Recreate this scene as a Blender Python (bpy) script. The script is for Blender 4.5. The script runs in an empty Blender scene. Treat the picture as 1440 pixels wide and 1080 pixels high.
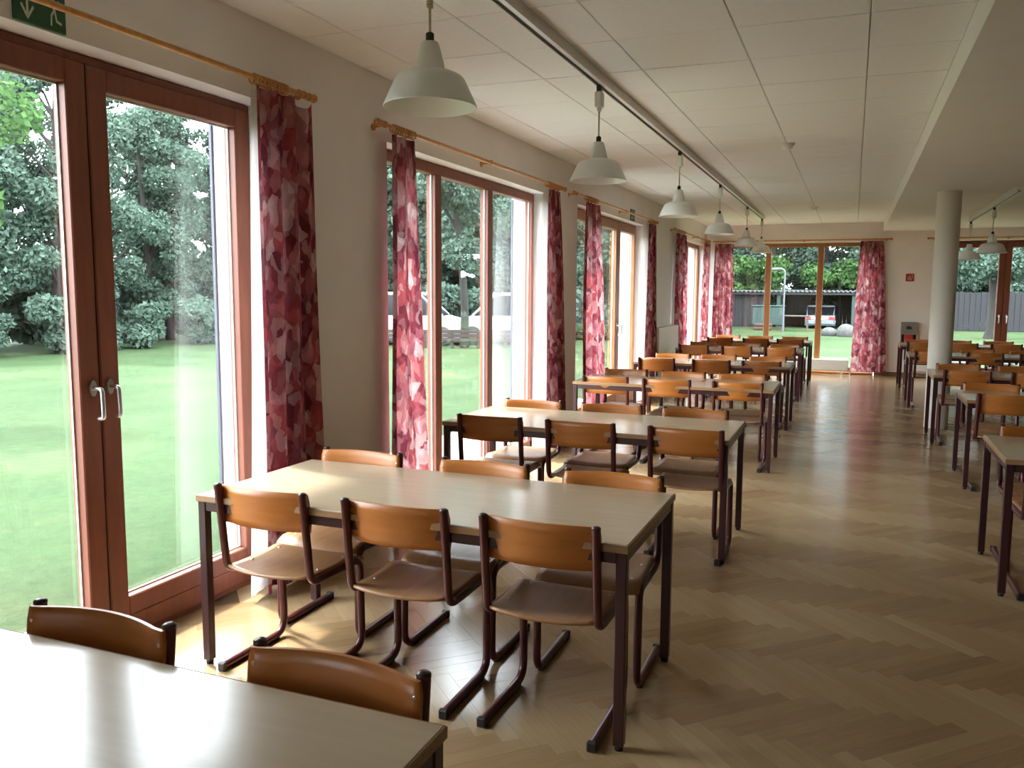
import bpy, math, random
import numpy as np
from mathutils import Vector, Matrix, Euler

S = bpy.context.scene
COL = S.collection
PI = math.pi
rnd = random.Random(7)

# ------------------------------------------------------------------ camera
CAM = Vector((0.0, 0.0, 1.5926))
YAW, PITCH, ROLL = 0.3828, 0.1097, 0.0057
cy_, sy_, cp_, sp_ = math.cos(YAW), math.sin(YAW), math.cos(PITCH), math.sin(PITCH)
_r = Vector((cy_, sy_, 0)); _f0 = Vector((-sy_, cy_, 0)); _z = Vector((0, 0, 1))
FWD = _f0 * cp_ - _z * sp_
_u = _f0 * sp_ + _z * cp_
RGT = _r * math.cos(ROLL) + _u * math.sin(ROLL)
UPV = -_r * math.sin(ROLL) + _u * math.cos(ROLL)
cam_d = bpy.data.cameras.new('camera')
cam = bpy.data.objects.new('camera', cam_d)
COL.objects.link(cam)
m = Matrix.Identity(4)
for i in range(3):
    m[i][0] = RGT[i]; m[i][1] = UPV[i]; m[i][2] = -FWD[i]; m[i][3] = CAM[i]
cam.matrix_world = m
cam_d.sensor_width = 36.0
cam_d.lens = 1183.0 / 1440.0 * 36.0
cam_d.clip_end = 400
S.camera = cam

# ------------------------------------------------------------------ world, sun, exposure
SKY = 17.5
w = bpy.data.worlds.new('overcast_sky'); S.world = w
w.use_nodes = True
nt = w.node_tree; nt.nodes.clear()
out = nt.nodes.new('ShaderNodeOutputWorld'); bg = nt.nodes.new('ShaderNodeBackground')
tc = nt.nodes.new('ShaderNodeTexCoord'); sep = nt.nodes.new('ShaderNodeSeparateXYZ')
ramp = nt.nodes.new('ShaderNodeValToRGB')
nt.links.new(tc.outputs['Generated'], sep.inputs[0]); nt.links.new(sep.outputs['Z'], ramp.inputs[0])
ramp.color_ramp.elements[0].position = 0.0; ramp.color_ramp.elements[0].color = (0.88, 0.93, 1.0, 1)
ramp.color_ramp.elements[1].position = 0.7; ramp.color_ramp.elements[1].color = (0.83, 0.905, 1.0, 1)
nt.links.new(ramp.outputs[0], bg.inputs[0]); bg.inputs[1].default_value = SKY
nt.links.new(bg.outputs[0], out.inputs[0])
sun_d = bpy.data.lights.new('sun', 'SUN'); sun = bpy.data.objects.new('sun', sun_d); COL.objects.link(sun)
sun_d.energy = 10.0; sun_d.angle = math.radians(5); sun_d.color = (1.0, 0.99, 0.97)
_sd = Vector((0.62, -0.22, -1.0)).normalized()          # travel direction of the sunlight
sun.rotation_euler = _sd.to_track_quat('-Z', 'Y').to_euler()

W, FR = -2.845, -2.975            # inner face of the window wall, inner face of its window frames
YF, YFR = 17.75, 17.87            # the far wall and its frames
CEIL, SOF = 2.947, 2.777
HEAD = 2.55
LEFT_OPEN = [(-2.7, -1.1), (1.61, 3.69), (4.87, 7.97), (8.955, 12.19), (14.33, 17.6)]  # first opening is out of view, added for fill light
FAR_OPEN = [(-2.68, 0.44), (1.50, 3.64)]

def portal(name, loc, rot, sx, sy):
    d = bpy.data.lights.new(name, 'AREA'); d.shape = 'RECTANGLE'; d.size = sx; d.size_y = sy
    d.energy = 1.0
    d.cycles.is_portal = True
    o = bpy.data.objects.new(name, d); COL.objects.link(o); o.location = loc; o.rotation_euler = rot
for a, b in LEFT_OPEN:
    portal('daylight_portal', (-3.07, (a + b) / 2, 1.28), (0, -PI / 2, 0), 2.56, b - a)
for a, b in FAR_OPEN:
    portal('daylight_portal', ((a + b) / 2, 17.97, 1.28), (-PI / 2, 0, 0), b - a, 2.56)

S.view_settings.view_transform = 'Standard'
S.view_settings.look = 'None'
S.view_settings.gamma = 1.0
S.view_settings.use_curve_mapping = False
S.view_settings.exposure = 0.36
S.cycles.max_bounces = 10
S.cycles.diffuse_bounces = 6
S.cycles.glossy_bounces = 4
S.cycles.transparent_max_bounces = 16
S.cycles.sample_clamp_indirect = 12
S.cycles.use_denoising = True
S.cycles.caustics_reflective = False
S.cycles.caustics_refractive = False

# ------------------------------------------------------------------ helpers: objects
def tag(o, label=None, cat=None, group=None, kind=None):
    if label: o['label'] = label
    if cat: o['category'] = cat
    if group: o['group'] = group
    if kind: o['kind'] = kind
    return o

def link_mesh(name, me, parent=None, loc=(0, 0, 0), rot=(0, 0, 0)):
    o = bpy.data.objects.new(name, me); COL.objects.link(o)
    o.location = loc; o.rotation_euler = rot
    if parent: o.parent = parent
    return o

def empty(name, loc=(0, 0, 0), rz=0.0):
    o = bpy.data.objects.new(name, None); COL.objects.link(o)
    o.location = loc; o.rotation_euler = (0, 0, rz); o.empty_display_size = 0.2
    return o

def dup(root, loc, rz):
    """a copy of a thing with copies of its parts and sub-parts"""
    r = root.copy(); COL.objects.link(r); r.location = loc; r.rotation_euler = (0, 0, rz)
    for ch in KIDS[root.name]:
        c = ch.copy(); COL.objects.link(c); c.parent = r
        for g in KIDS.get(ch.name, ()):
            d = g.copy(); COL.objects.link(d); d.parent = c
    return r
KIDS = {}
def remember(root):
    def walk(o):
        ks = [c for c in bpy.data.objects if c.parent == o]
        KIDS[o.name] = ks
        for k in ks: walk(k)
    walk(root)

class MB:
    def __init__(self): self.v = []; self.f = []; self.s = []; self.uv = {}
    def add(self, vs, fs, smooth=False):
        n = len(self.v); self.v += [tuple(p) for p in vs]
        for f in fs: self.f.append(tuple(i + n for i in f)); self.s.append(smooth)
    def box(self, x0, x1, y0, y1, z0, z1):
        x0, x1 = min(x0, x1), max(x0, x1); y0, y1 = min(y0, y1), max(y0, y1); z0, z1 = min(z0, z1), max(z0, z1)
        self.add([(x0, y0, z0), (x1, y0, z0), (x1, y1, z0), (x0, y1, z0), (x0, y0, z1), (x1, y0, z1), (x1, y1, z1), (x0, y1, z1)],
                 [(3, 2, 1, 0), (4, 5, 6, 7), (0, 1, 5, 4), (1, 2, 6, 5), (2, 3, 7, 6), (3, 0, 4, 7)])
        return self
    def bbox(self, x0, x1, y0, y1, z0, z1, b=0.004):
        """box with all edges chamfered by b"""
        x0, x1 = min(x0, x1), max(x0, x1); y0, y1 = min(y0, y1), max(y0, y1); z0, z1 = min(z0, z1), max(z0, z1)
        b = min(b, (x1 - x0) * .45, (y1 - y0) * .45, (z1 - z0) * .45)
        vs = []; idx = {}
        for i, x in enumerate((x0, x1)):
            for j, y in enumerate((y0, y1)):
                for k, z in enumerate((z0, z1)):
                    sx, sy, sz = (1, -1)[i] * b, (1, -1)[j] * b, (1, -1)[k] * b
                    for a, p in enumerate(((x, y + sy, z + sz), (x + sx, y, z + sz), (x + sx, y + sy, z))):
                        idx[(i, j, k, a)] = len(vs); vs.append(p)
        fs = []
        I = lambda *t: idx[t]
        for i in (0, 1): fs.append((I(i, 0, 0, 0), I(i, 1, 0, 0), I(i, 1, 1, 0), I(i, 0, 1, 0))[::(1 if i else -1)])
        for j in (0, 1): fs.append((I(0, j, 0, 1), I(1, j, 0, 1), I(1, j, 1, 1), I(0, j, 1, 1))[::(-1 if j else 1)])
        for k in (0, 1): fs.append((I(0, 0, k, 2), I(1, 0, k, 2), I(1, 1, k, 2), I(0, 1, k, 2))[::(1 if k else -1)])
        for j in (0, 1):
            for k in (0, 1): fs.append((I(0, j, k, 1), I(1, j, k, 1), I(1, j, k, 2), I(0, j, k, 2)))
        for i in (0, 1):
            for k in (0, 1): fs.append((I(i, 0, k, 0), I(i, 1, k, 0), I(i, 1, k, 2), I(i, 0, k, 2)))
        for i in (0, 1):
            for j in (0, 1): fs.append((I(i, j, 0, 0), I(i, j, 1, 0), I(i, j, 1, 1), I(i, j, 0, 1)))
        for i in (0, 1):
            for j in (0, 1):
                for k in (0, 1): fs.append((I(i, j, k, 0), I(i, j, k, 1), I(i, j, k, 2)))
        self.add(vs, fs); self.fix = True
        return self
    def tube(self, path, r, n=10, caps=True, smooth=True):
        P = [Vector(p) for p in path]; vs = []; up = None
        for i, p in enumerate(P):
            t = (P[min(i + 1, len(P) - 1)] - P[max(i - 1, 0)]).normalized()
            if up is None:
                up = Vector((0, 0, 1)) if abs(t.z) < .9 else Vector((1, 0, 0))
            up = (up - t * up.dot(t)).normalized(); s = t.cross(up)
            rr = r[i] if isinstance(r, (list, tuple)) else r
            for k in range(n):
                a = 2 * PI * k / n
                vs.append(p + up * (rr * math.cos(a)) + s * (rr * math.sin(a)))
        fs = []
        for i in range(len(P) - 1):
            for k in range(n):
                fs.append((i * n + k, i * n + (k + 1) % n, (i + 1) * n + (k + 1) % n, (i + 1) * n + k))
        self.add(vs, fs, smooth)
        if caps:
            self.add(vs[:n], [tuple(range(n))[::-1]]); self.add(vs[-n:], [tuple(range(n))])
        self.fix = True
        return self
    def lathe(self, prof, n=24, c=(0, 0, 0), smooth=True, caps=False):
        vs = []
        for r, z in prof:
            for k in range(n):
                a = 2 * PI * k / n; vs.append((c[0] + r * math.cos(a), c[1] + r * math.sin(a), c[2] + z))
        fs = []
        for i in range(len(prof) - 1):
            for k in range(n):
                fs.append((i * n + k, i * n + (k + 1) % n, (i + 1) * n + (k + 1) % n, (i + 1) * n + k))
        self.add(vs, fs, smooth)
        if caps: self.add(vs[:n], [tuple(range(n))[::-1]]); self.add(vs[-n:], [tuple(range(n))])
        return self
    def prism(self, pts, z0, z1, ax=None):
        """closed polygon (x,y) extruded in z; ax maps (x,y,z)->world"""
        n = len(pts); f = ax or (lambda x, y, z: (x, y, z))
        vs = [f(x, y, z0) for x, y in pts] + [f(x, y, z1) for x, y in pts]
        fs = [tuple(range(n))[::-1], tuple(range(n, 2 * n))] + [(i, (i + 1) % n, n + (i + 1) % n, n + i) for i in range(n)]
        self.add(vs, fs); self.fix = True
        return self
    fix = False
    def mesh(self, name, mat=None):
        me = bpy.data.meshes.new(name); me.from_pydata(self.v, [], self.f); me.update()
        me.polygons.foreach_set('use_smooth', self.s)
        if mat: me.materials.append(mat)
        if self.fix:
            import bmesh
            bm = bmesh.new(); bm.from_mesh(me); bmesh.ops.recalc_face_normals(bm, faces=bm.faces); bm.to_mesh(me); bm.free()
        return me
    def build(self, name, mat, parent=None, loc=(0, 0, 0), rot=(0, 0, 0)):
        return link_mesh(name, self.mesh(name, mat), parent, loc, rot)

def rounded(pts, rad, n=5):
    P = [Vector(p) for p in pts]; o = [P[0]]
    for i in range(1, len(P) - 1):
        a, b, c = P[i - 1], P[i], P[i + 1]
        r = rad[i - 1] if isinstance(rad, (list, tuple)) else rad
        d1 = (a - b); d2 = (c - b); r = min(r, d1.length * .49, d2.length * .49)
        p, q = b + d1.normalized() * r, b + d2.normalized() * r
        for k in range(n + 1):
            t = k / n
            o.append(p * (1 - t) ** 2 + b * 2 * t * (1 - t) + q * t * t)
    o.append(P[-1])
    return o

# ------------------------------------------------------------------ helpers: materials
def new_mat(name):
    m = bpy.data.materials.new(name); m.use_nodes = True
    return m, m.node_tree, m.node_tree.nodes['Principled BSDF']
def nd(nt, t, **kw):
    n = nt.nodes.new(t)
    for k, v in kw.items(): setattr(n, k, v)
    return n
def ramp_node(nt, stops, interp='LINEAR'):
    r = nd(nt, 'ShaderNodeValToRGB'); cr = r.color_ramp; cr.interpolation = interp
    while len(cr.elements) < len(stops): cr.elements.new(0.5)
    for e, (p, c) in zip(cr.elements, stops): e.position = p; e.color = (*c, 1)
    return r
def plain(name, col, rough=.5, metal=0.0, var=0.06, scale=20.0, bump=0.0, bscale=None, spec=.5):
    m, nt, b = new_mat(name)
    t = nd(nt, 'ShaderNodeTexCoord'); n = nd(nt, 'ShaderNodeTexNoise'); n.inputs['Scale'].default_value = scale; n.inputs['Detail'].default_value = 4
    nt.links.new(t.outputs['Object'], n.inputs['Vector'])
    lo = tuple(c * (1 - var) for c in col); hi = tuple(min(1, c * (1 + var)) for c in col)
    r = ramp_node(nt, [(0.3, lo), (0.7, hi)]); nt.links.new(n.outputs[0], r.inputs[0]); nt.links.new(r.outputs[0], b.inputs['Base Color'])
    b.inputs['Roughness'].default_value = rough; b.inputs['Metallic'].default_value = metal
    b.inputs['Specular IOR Level'].default_value = spec
    if bump:
        n2 = nd(nt, 'ShaderNodeTexNoise'); n2.inputs['Scale'].default_value = bscale or scale * 4; n2.inputs['Detail'].default_value = 3
        nt.links.new(t.outputs['Object'], n2.inputs['Vector'])
        bu = nd(nt, 'ShaderNodeBump'); bu.inputs['Strength'].default_value = bump; bu.inputs['Distance'].default_value = .01
        nt.links.new(n2.outputs[0], bu.inputs['Height']); nt.links.new(bu.outputs[0], b.inputs['Normal'])
    return m
def wood(name, dark, light, rough=.4, stretch=(1.2, 14, 14), coord='Object', contrast=(.35, .7), coat=0.0, spec=.5):
    m, nt, b = new_mat(name)
    t = nd(nt, 'ShaderNodeTexCoord'); mp = nd(nt, 'ShaderNodeMapping'); mp.inputs['Scale'].default_value = stretch
    oi = nd(nt, 'ShaderNodeObjectInfo'); ad = nd(nt, 'ShaderNodeVectorMath', operation='ADD')
    mu = nd(nt, 'ShaderNodeVectorMath', operation='SCALE'); cmb = nd(nt, 'ShaderNodeCombineXYZ')
    for k in range(3): nt.links.new(oi.outputs['Random'], cmb.inputs[k])
    nt.links.new(cmb.outputs[0], mu.inputs[0]); mu.inputs['Scale'].default_value = 23.0
    nt.links.new(t.outputs[coord], ad.inputs[0]); nt.links.new(mu.outputs[0], ad.inputs[1]); nt.links.new(ad.outputs[0], mp.inputs[0])
    n = nd(nt, 'ShaderNodeTexNoise'); n.inputs['Scale'].default_value = 3.0; n.inputs['Detail'].default_value = 6; n.inputs['Distortion'].default_value = .6
    nt.links.new(mp.outputs[0], n.inputs['Vector'])
    r = ramp_node(nt, [(contrast[0], dark), (contrast[1], light)]); nt.links.new(n.outputs[0], r.inputs[0])
    nt.links.new(r.outputs[0], b.inputs['Base Color']); b.inputs['Roughness'].default_value = rough
    b.inputs['Specular IOR Level'].default_value = spec
    if coat: b.inputs['Coat Weight'].default_value = coat; b.inputs['Coat Roughness'].default_value = .15
    return m

M = {}
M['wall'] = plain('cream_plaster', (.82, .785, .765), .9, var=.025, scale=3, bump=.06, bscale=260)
M['inner'] = plain('tan_plaster', (.42, .36, .29), .9, var=.03, scale=3)  # for the unseen walls, made darker than the cream to cut bounce light
M['ceil'] = plain('ceiling_white', (.80, .79, .78), .9, var=.015, scale=4)
M['tile'] = plain('mineral_ceiling_tile', (.82, .815, .815), .92, var=.02, scale=30, bump=.12, bscale=420)
M['grid'] = plain('ceiling_grid', (.62, .585, .51), .8)
M['stucco'] = plain('white_stucco', (.80, .81, .82), .9, var=.05, scale=14, bump=.5, bscale=90)
M['frame'] = wood('stained_window_timber', (.19, .054, .029), (.24, .070, .037), .5, (8, 8, 1.2))
M['frame_lit'] = wood('stained_window_timber_lit', (.30, .115, .032), (.37, .15, .045), .38, (8, 8, 1.2))  # same timber, with the daylight on it painted in as orange
M['gap'] = plain('dark_gasket', (.012, .010, .009), .7)
M['alu'] = plain('brushed_aluminium', (.62, .62, .62), .32, metal=.9, var=.03)
M['white'] = plain('white_enamel', (.80, .805, .785), .28, var=.02)
M['whitep'] = plain('white_plastic', (.78, .77, .72), .45, var=.02)
M['track'] = plain('track_grey_white', (.66, .64, .60), .4, var=.03)
M['black'] = plain('black_plastic', (.015, .013, .012), .45)
M['cord'] = plain('cream_cord', (.55, .50, .34), .6)
M['maroon'] = plain('maroon_lacquered_tube', (.070, .012, .014), .28, var=.1)
M['tableleg'] = plain('dark_maroon_table_steel', (.040, .012, .013), .32, var=.1)
M['ply'] = wood('beech_plywood', (.37, .122, .022), (.43, .15, .031), .36, (1.0, 10, 10))
M['seat'] = wood('beech_plywood_seat', (.29, .14, .060), (.35, .18, .082), .36, (10, 1.0, 10))
M['top'] = wood('pale_beech_laminate', (.375, .285, .19), (.405, .31, .21), .18, (.9, 9, 9), spec=.34)
M['edge'] = wood('table_edge_band', (.24, .13, .06), (.33, .19, .09), .4, (1, 16, 16))
M['rod'] = wood('varnished_pine_rod', (.46, .20, .05), (.62, .30, .085), .35, (10, 10, 10))
M['lining'] = plain('white_lining', (.80, .76, .74), .9)
M['base'] = wood('brown_baseboard', (.16, .075, .03), (.26, .13, .055), .45, (1, 14, 14))
M['green'] = plain('sign_green', (.012, .085, .040), .45)
M['signw'] = plain('sign_white', (.62, .72, .58), .5)
M['red'] = plain('sign_red', (.42, .02, .02), .4)
M['greybox'] = plain('grey_cabinet', (.20, .19, .165), .4)
M['rad'] = plain('radiator_enamel', (.74, .70, .60), .4, var=.02)
M['radw'] = plain('radiator_white', (.80, .80, .74), .4, var=.02)
M['screw'] = plain('steel_screw', (.55, .53, .5), .3, metal=1.0)

def glass_mat():
    m = bpy.data.materials.new('window_glass'); m.use_nodes = True; nt = m.node_tree; nt.nodes.clear()
    o = nd(nt, 'ShaderNodeOutputMaterial'); mx = nd(nt, 'ShaderNodeMixShader'); tr = nd(nt, 'ShaderNodeBsdfTransparent'); gl = nd(nt, 'ShaderNodeBsdfGlossy')
    tr.inputs[0].default_value = (.955, .975, .96, 1); gl.inputs['Roughness'].default_value = .01; gl.inputs[0].default_value = (.95, .97, .97, 1)
    lw = nd(nt, 'ShaderNodeLayerWeight'); lw.inputs['Blend'].default_value = .5
    p = nd(nt, 'ShaderNodeMath', operation='POWER'); p.inputs[1].default_value = 5; nt.links.new(lw.outputs['Facing'], p.inputs[0])
    ma = nd(nt, 'ShaderNodeMath', operation='MULTIPLY_ADD'); ma.inputs[1].default_value = .93; ma.inputs[2].default_value = .045; nt.links.new(p.outputs[0], ma.inputs[0])
    nt.links.new(ma.outputs[0], mx.inputs[0]); nt.links.new(tr.outputs[0], mx.inputs[1]); nt.links.new(gl.outputs[0], mx.inputs[2]); nt.links.new(mx.outputs[0], o.inputs[0])
    return m
M['glass'] = glass_mat()

def curtain_mat():
    m = bpy.data.materials.new('petal_print_cloth'); m.use_nodes = True; nt = m.node_tree; nt.nodes.clear()
    o = nd(nt, 'ShaderNodeOutputMaterial'); mx = nd(nt, 'ShaderNodeMixShader'); df = nd(nt, 'ShaderNodeBsdfDiffuse'); tl = nd(nt, 'ShaderNodeBsdfTranslucent')
    uv = nd(nt, 'ShaderNodeUVMap'); uv.uv_map = 'UVMap'
    no = nd(nt, 'ShaderNodeTexNoise'); no.inputs['Scale'].default_value = 7; no.inputs['Detail'].default_value = 3
    nt.links.new(uv.outputs[0], no.inputs['Vector'])
    ms = nd(nt, 'ShaderNodeVectorMath', operation='SCALE'); ms.inputs['Scale'].default_value = .16; nt.links.new(no.outputs['Color'], ms.inputs[0])
    ad = nd(nt, 'ShaderNodeVectorMath', operation='ADD'); nt.links.new(uv.outputs[0], ad.inputs[0]); nt.links.new(ms.outputs[0], ad.inputs[1])
    cols = []
    for sc in (8.5, 17.0):
        vo = nd(nt, 'ShaderNodeTexVoronoi'); vo.voronoi_dimensions = '2D'; vo.inputs['Scale'].default_value = sc; vo.inputs['Randomness'].default_value = .95
        nt.links.new(ad.outputs[0], vo.inputs['Vector'])
        sp = nd(nt, 'ShaderNodeSeparateColor'); nt.links.new(vo.outputs['Color'], sp.inputs[0])
        r = ramp_node(nt, [(0, (.14, .028, .042)), (.18, (.24, .045, .060)), (.38, (.40, .085, .095)), (.56, (.47, .20, .21)), (.74, (.60, .41, .40)), (.92, (.33, .11, .14))], 'CONSTANT')
        nt.links.new(sp.outputs[0], r.inputs[0]); cols.append((r, vo))
    mc = nd(nt, 'ShaderNodeMixRGB'); mc.inputs[0].default_value = .38
    nt.links.new(cols[0][0].outputs[0], mc.inputs[1]); nt.links.new(cols[1][0].outputs[0], mc.inputs[2])
    # soft watercolour shading inside each petal
    r2 = ramp_node(nt, [(0.0, (1.15, 1.15, 1.15)), (.6, (.78, .74, .76))]); nt.links.new(cols[0][1].outputs['Distance'], r2.inputs[0])
    mm = nd(nt, 'ShaderNodeMixRGB', blend_type='MULTIPLY'); mm.inputs[0].default_value = .7
    nt.links.new(mc.outputs[0], mm.inputs[1]); nt.links.new(r2.outputs[0], mm.inputs[2])
    nt.links.new(mm.outputs[0], df.inputs[0]); nt.links.new(mm.outputs[0], tl.inputs[0]); mx.inputs[0].default_value = .42
    nt.links.new(df.outputs[0], mx.inputs[1]); nt.links.new(tl.outputs[0], mx.inputs[2]); nt.links.new(mx.outputs[0], o.inputs[0])
    return m
M['curtain'] = curtain_mat()

def lining_mat():
    m = bpy.data.materials.new('white_curtain_lining'); m.use_nodes = True; nt = m.node_tree; nt.nodes.clear()
    o = nd(nt, 'ShaderNodeOutputMaterial'); mx = nd(nt, 'ShaderNodeMixShader'); df = nd(nt, 'ShaderNodeBsdfDiffuse'); tl = nd(nt, 'ShaderNodeBsdfTranslucent')
    t = nd(nt, 'ShaderNodeTexCoord'); no = nd(nt, 'ShaderNodeTexNoise'); no.inputs['Scale'].default_value = 60; nt.links.new(t.outputs['Object'], no.inputs['Vector'])
    r = ramp_node(nt, [(.3, (.78, .74, .73)), (.7, (.84, .80, .79))]); nt.links.new(no.outputs[0], r.inputs[0])
    nt.links.new(r.outputs[0], df.inputs[0]); nt.links.new(r.outputs[0], tl.inputs[0]); mx.inputs[0].default_value = .35
    nt.links.new(df.outputs[0], mx.inputs[1]); nt.links.new(tl.outputs[0], mx.inputs[2]); nt.links.new(mx.outputs[0], o.inputs[0])
    return m
M['lining'] = lining_mat()

def parquet_mat():
    m, nt, b = new_mat('beech_parquet')
    at = nd(nt, 'ShaderNodeAttribute'); at.attribute_name = 'tone'
    uv = nd(nt, 'ShaderNodeUVMap'); uv.uv_map = 'UVMap'
    mp = nd(nt, 'ShaderNodeMapping'); mp.inputs['Scale'].default_value = (3, 45, 1); nt.links.new(uv.outputs[0], mp.inputs[0])
    n = nd(nt, 'ShaderNodeTexNoise'); n.inputs['Scale'].default_value = 1.6; n.inputs['Detail'].default_value = 5; n.inputs['Distortion'].default_value = .5
    nt.links.new(mp.outputs[0], n.inputs['Vector'])
    r = ramp_node(nt, [(0, (.20, .115, .053)), (.5, (.32, .21, .108)), (1, (.44, .32, .183))]); nt.links.new(at.outputs['Fac'], r.inputs[0])
    g = ramp_node(nt, [(.3, (.92, .91, .89)), (.7, (1.04, 1.04, 1.04))]); nt.links.new(n.outputs[0], g.inputs[0])
    mm = nd(nt, 'ShaderNodeMixRGB', blend_type='MULTIPLY'); mm.inputs[0].default_value = 1
    nt.links.new(r.outputs[0], mm.inputs[1]); nt.links.new(g.outputs[0], mm.inputs[2]); nt.links.new(mm.outputs[0], b.inputs['Base Color'])
    n2 = nd(nt, 'ShaderNodeTexNoise'); n2.inputs['Scale'].default_value = 1.3; n2.inputs['Detail'].default_value = 4
    t = nd(nt, 'ShaderNodeTexCoord'); ge = nd(nt, 'ShaderNodeNewGeometry'); nt.links.new(ge.outputs['Position'], n2.inputs['Vector'])
    rr = nd(nt, 'ShaderNodeMapRange'); rr.inputs['To Min'].default_value = .16; rr.inputs['To Max'].default_value = .22; nt.links.new(n2.outputs[0], rr.inputs[0]); nt.links.new(rr.outputs[0], b.inputs['Roughness'])
    b.inputs['Specular IOR Level'].default_value = .38
    return m
M['parquet'] = parquet_mat()

def grass_mat():
    m, nt, b = new_mat('lawn_grass')
    ge = nd(nt, 'ShaderNodeNewGeometry')
    n1 = nd(nt, 'ShaderNodeTexNoise'); n1.inputs['Scale'].default_value = .55; n1.inputs['Detail'].default_value = 6; nt.links.new(ge.outputs['Position'], n1.inputs['Vector'])
    n2 = nd(nt, 'ShaderNodeTexNoise'); n2.inputs['Scale'].default_value = 9; n2.inputs['Detail'].default_value = 8; n2.inputs['Roughness'].default_value = .75; nt.links.new(ge.outputs['Position'], n2.inputs['Vector'])
    r1 = ramp_node(nt, [(.3, (.020, .039, .0125)), (.55, (.028, .049, .017)), (.75, (.042, .055, .025))]); nt.links.new(n1.outputs[0], r1.inputs[0])
    r2 = ramp_node(nt, [(.3, (.70, .74, .66)), (.7, (1.22, 1.2, 1.22))]); nt.links.new(n2.outputs[0], r2.inputs[0])
    mm = nd(nt, 'ShaderNodeMixRGB', blend_type='MULTIPLY'); mm.inputs[0].default_value = 1
    nt.links.new(r1.outputs[0], mm.inputs[1]); nt.links.new(r2.outputs[0], mm.inputs[2]); nt.links.new(mm.outputs[0], b.inputs['Base Color'])
    b.inputs['Roughness'].default_value = .9; b.inputs['Specular IOR Level'].default_value = .15
    bu = nd(nt, 'ShaderNodeBump'); bu.inputs['Strength'].default_value = .6; bu.inputs['Distance'].default_value = .05; nt.links.new(n2.outputs[0], bu.inputs['Height']); nt.links.new(bu.outputs[0], b.inputs['Normal'])
    return m
M['lawn'] = grass_mat()

def leaf_mat(name, c0, c1, c2):
    m = bpy.data.materials.new(name); m.use_nodes = True; nt = m.node_tree; nt.nodes.clear()
    o = nd(nt, 'ShaderNodeOutputMaterial'); mx = nd(nt, 'ShaderNodeMixShader'); df = nd(nt, 'ShaderNodeBsdfDiffuse'); tl = nd(nt, 'ShaderNodeBsdfTranslucent')
    at = nd(nt, 'ShaderNodeAttribute'); at.attribute_name = 'tone'
    r = ramp_node(nt, [(0, c0), (.5, c1), (1, c2)]); nt.links.new(at.outputs['Fac'], r.inputs[0])
    nt.links.new(r.outputs[0], df.inputs[0]); nt.links.new(r.outputs[0], tl.inputs[0]); mx.inputs[0].default_value = .3
    nt.links.new(df.outputs[0], mx.inputs[1]); nt.links.new(tl.outputs[0], mx.inputs[2]); nt.links.new(mx.outputs[0], o.inputs[0])
    return m
M['leaf'] = leaf_mat('dark_leaves', (.042, .066, .050), (.07, .106, .081), (.105, .148, .11))
M['leafb'] = leaf_mat('bright_leaves', (.030, .066, .022), (.055, .105, .038), (.09, .15, .058))
M['bark'] = plain('bark', (.012, .010, .0085), .95, var=.35, scale=9, bump=.6, bscale=20)

# ------------------------------------------------------------------ the room shell
# floor: dark base slab with every strip of the herringbone parquet laid on it
fl = MB().box(-3.2, 6.6, -3.1, 18.1, -.2, -.006).build('floor', plain('dark_subfloor', (.10, .055, .02), .8))
tag(fl, 'beech herringbone parquet floor with a satin varnish', 'floor', kind='structure')
L_, B_ = .511, .073
def strip_mesh(tone):
    g = .00012; c = .0004
    a0, a1, b0, b1 = -L_ / 2 + g, L_ / 2 - g, -B_ / 2 + g, B_ / 2 - g
    vs = [(a0, b0, -.006), (a1, b0, -.006), (a1, b1, -.006), (a0, b1, -.006),
          (a0, b0, -c * .5), (a1, b0, -c * .5), (a1, b1, -c * .5), (a0, b1, -c * .5),
          (a0 + c, b0 + c, 0), (a1 - c, b0 + c, 0), (a1 - c, b1 - c, 0), (a0 + c, b1 - c, 0)]
    fs = [(0, 1, 5, 4), (1, 2, 6, 5), (2, 3, 7, 6), (3, 0, 4, 7), (4, 5, 9, 8), (5, 6, 10, 9), (6, 7, 11, 10), (7, 4, 8, 11), (8, 9, 10, 11)]
    return vs, fs
SV, SF = strip_mesh(0)
def uv_tone(me, uvs, tones):
    uvl = me.uv_layers.new(name='UVMap'); uvl.data.foreach_set('uv', np.asarray(uvs, np.float32).ravel())
    at = me.attributes.new('tone', 'FLOAT', 'FACE'); at.data.foreach_set('value', np.asarray(tones, np.float32))
variants = []
for k in range(10):
    me = bpy.data.meshes.new('parquet_strip'); me.from_pydata(SV, [], SF); me.update(); me.materials.append(M['parquet'])
    off = rnd.uniform(0, 50)
    uv_tone(me, [(SV[i][0] + off, SV[i][1] + off * .37) for f in SF for i in f], [0.12 + .76 * k / 9] * len(SF))
    variants.append(me)
def inroom(x, y): return -3.0 < x < 6.4 and .4 < y < 17.9
strips = []
c45, s45 = math.cos(-PI / 4), math.sin(-PI / 4)
Y00 = 3.70
for b in range(-30, 60):
    for a in range(-260, 260):
        ox, oy = a * B_ - b * L_, a * B_ + b * L_
        for kind, (px, py) in (('h', (ox + L_ / 2, oy + B_ / 2)), ('v', (ox + B_ / 2, oy + B_ + L_ / 2))):
            x, y = px * c45 - py * s45, px * s45 + py * c45 + Y00
            if not inroom(x, y): continue
            strips.append((x, y, -PI / 4 if kind == 'h' else PI / 4, kind))
TABLE_RECTS = [(-2.55, -.70, .6, 1.42), (-2.514, -.663, 2.703, 3.524)]
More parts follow.
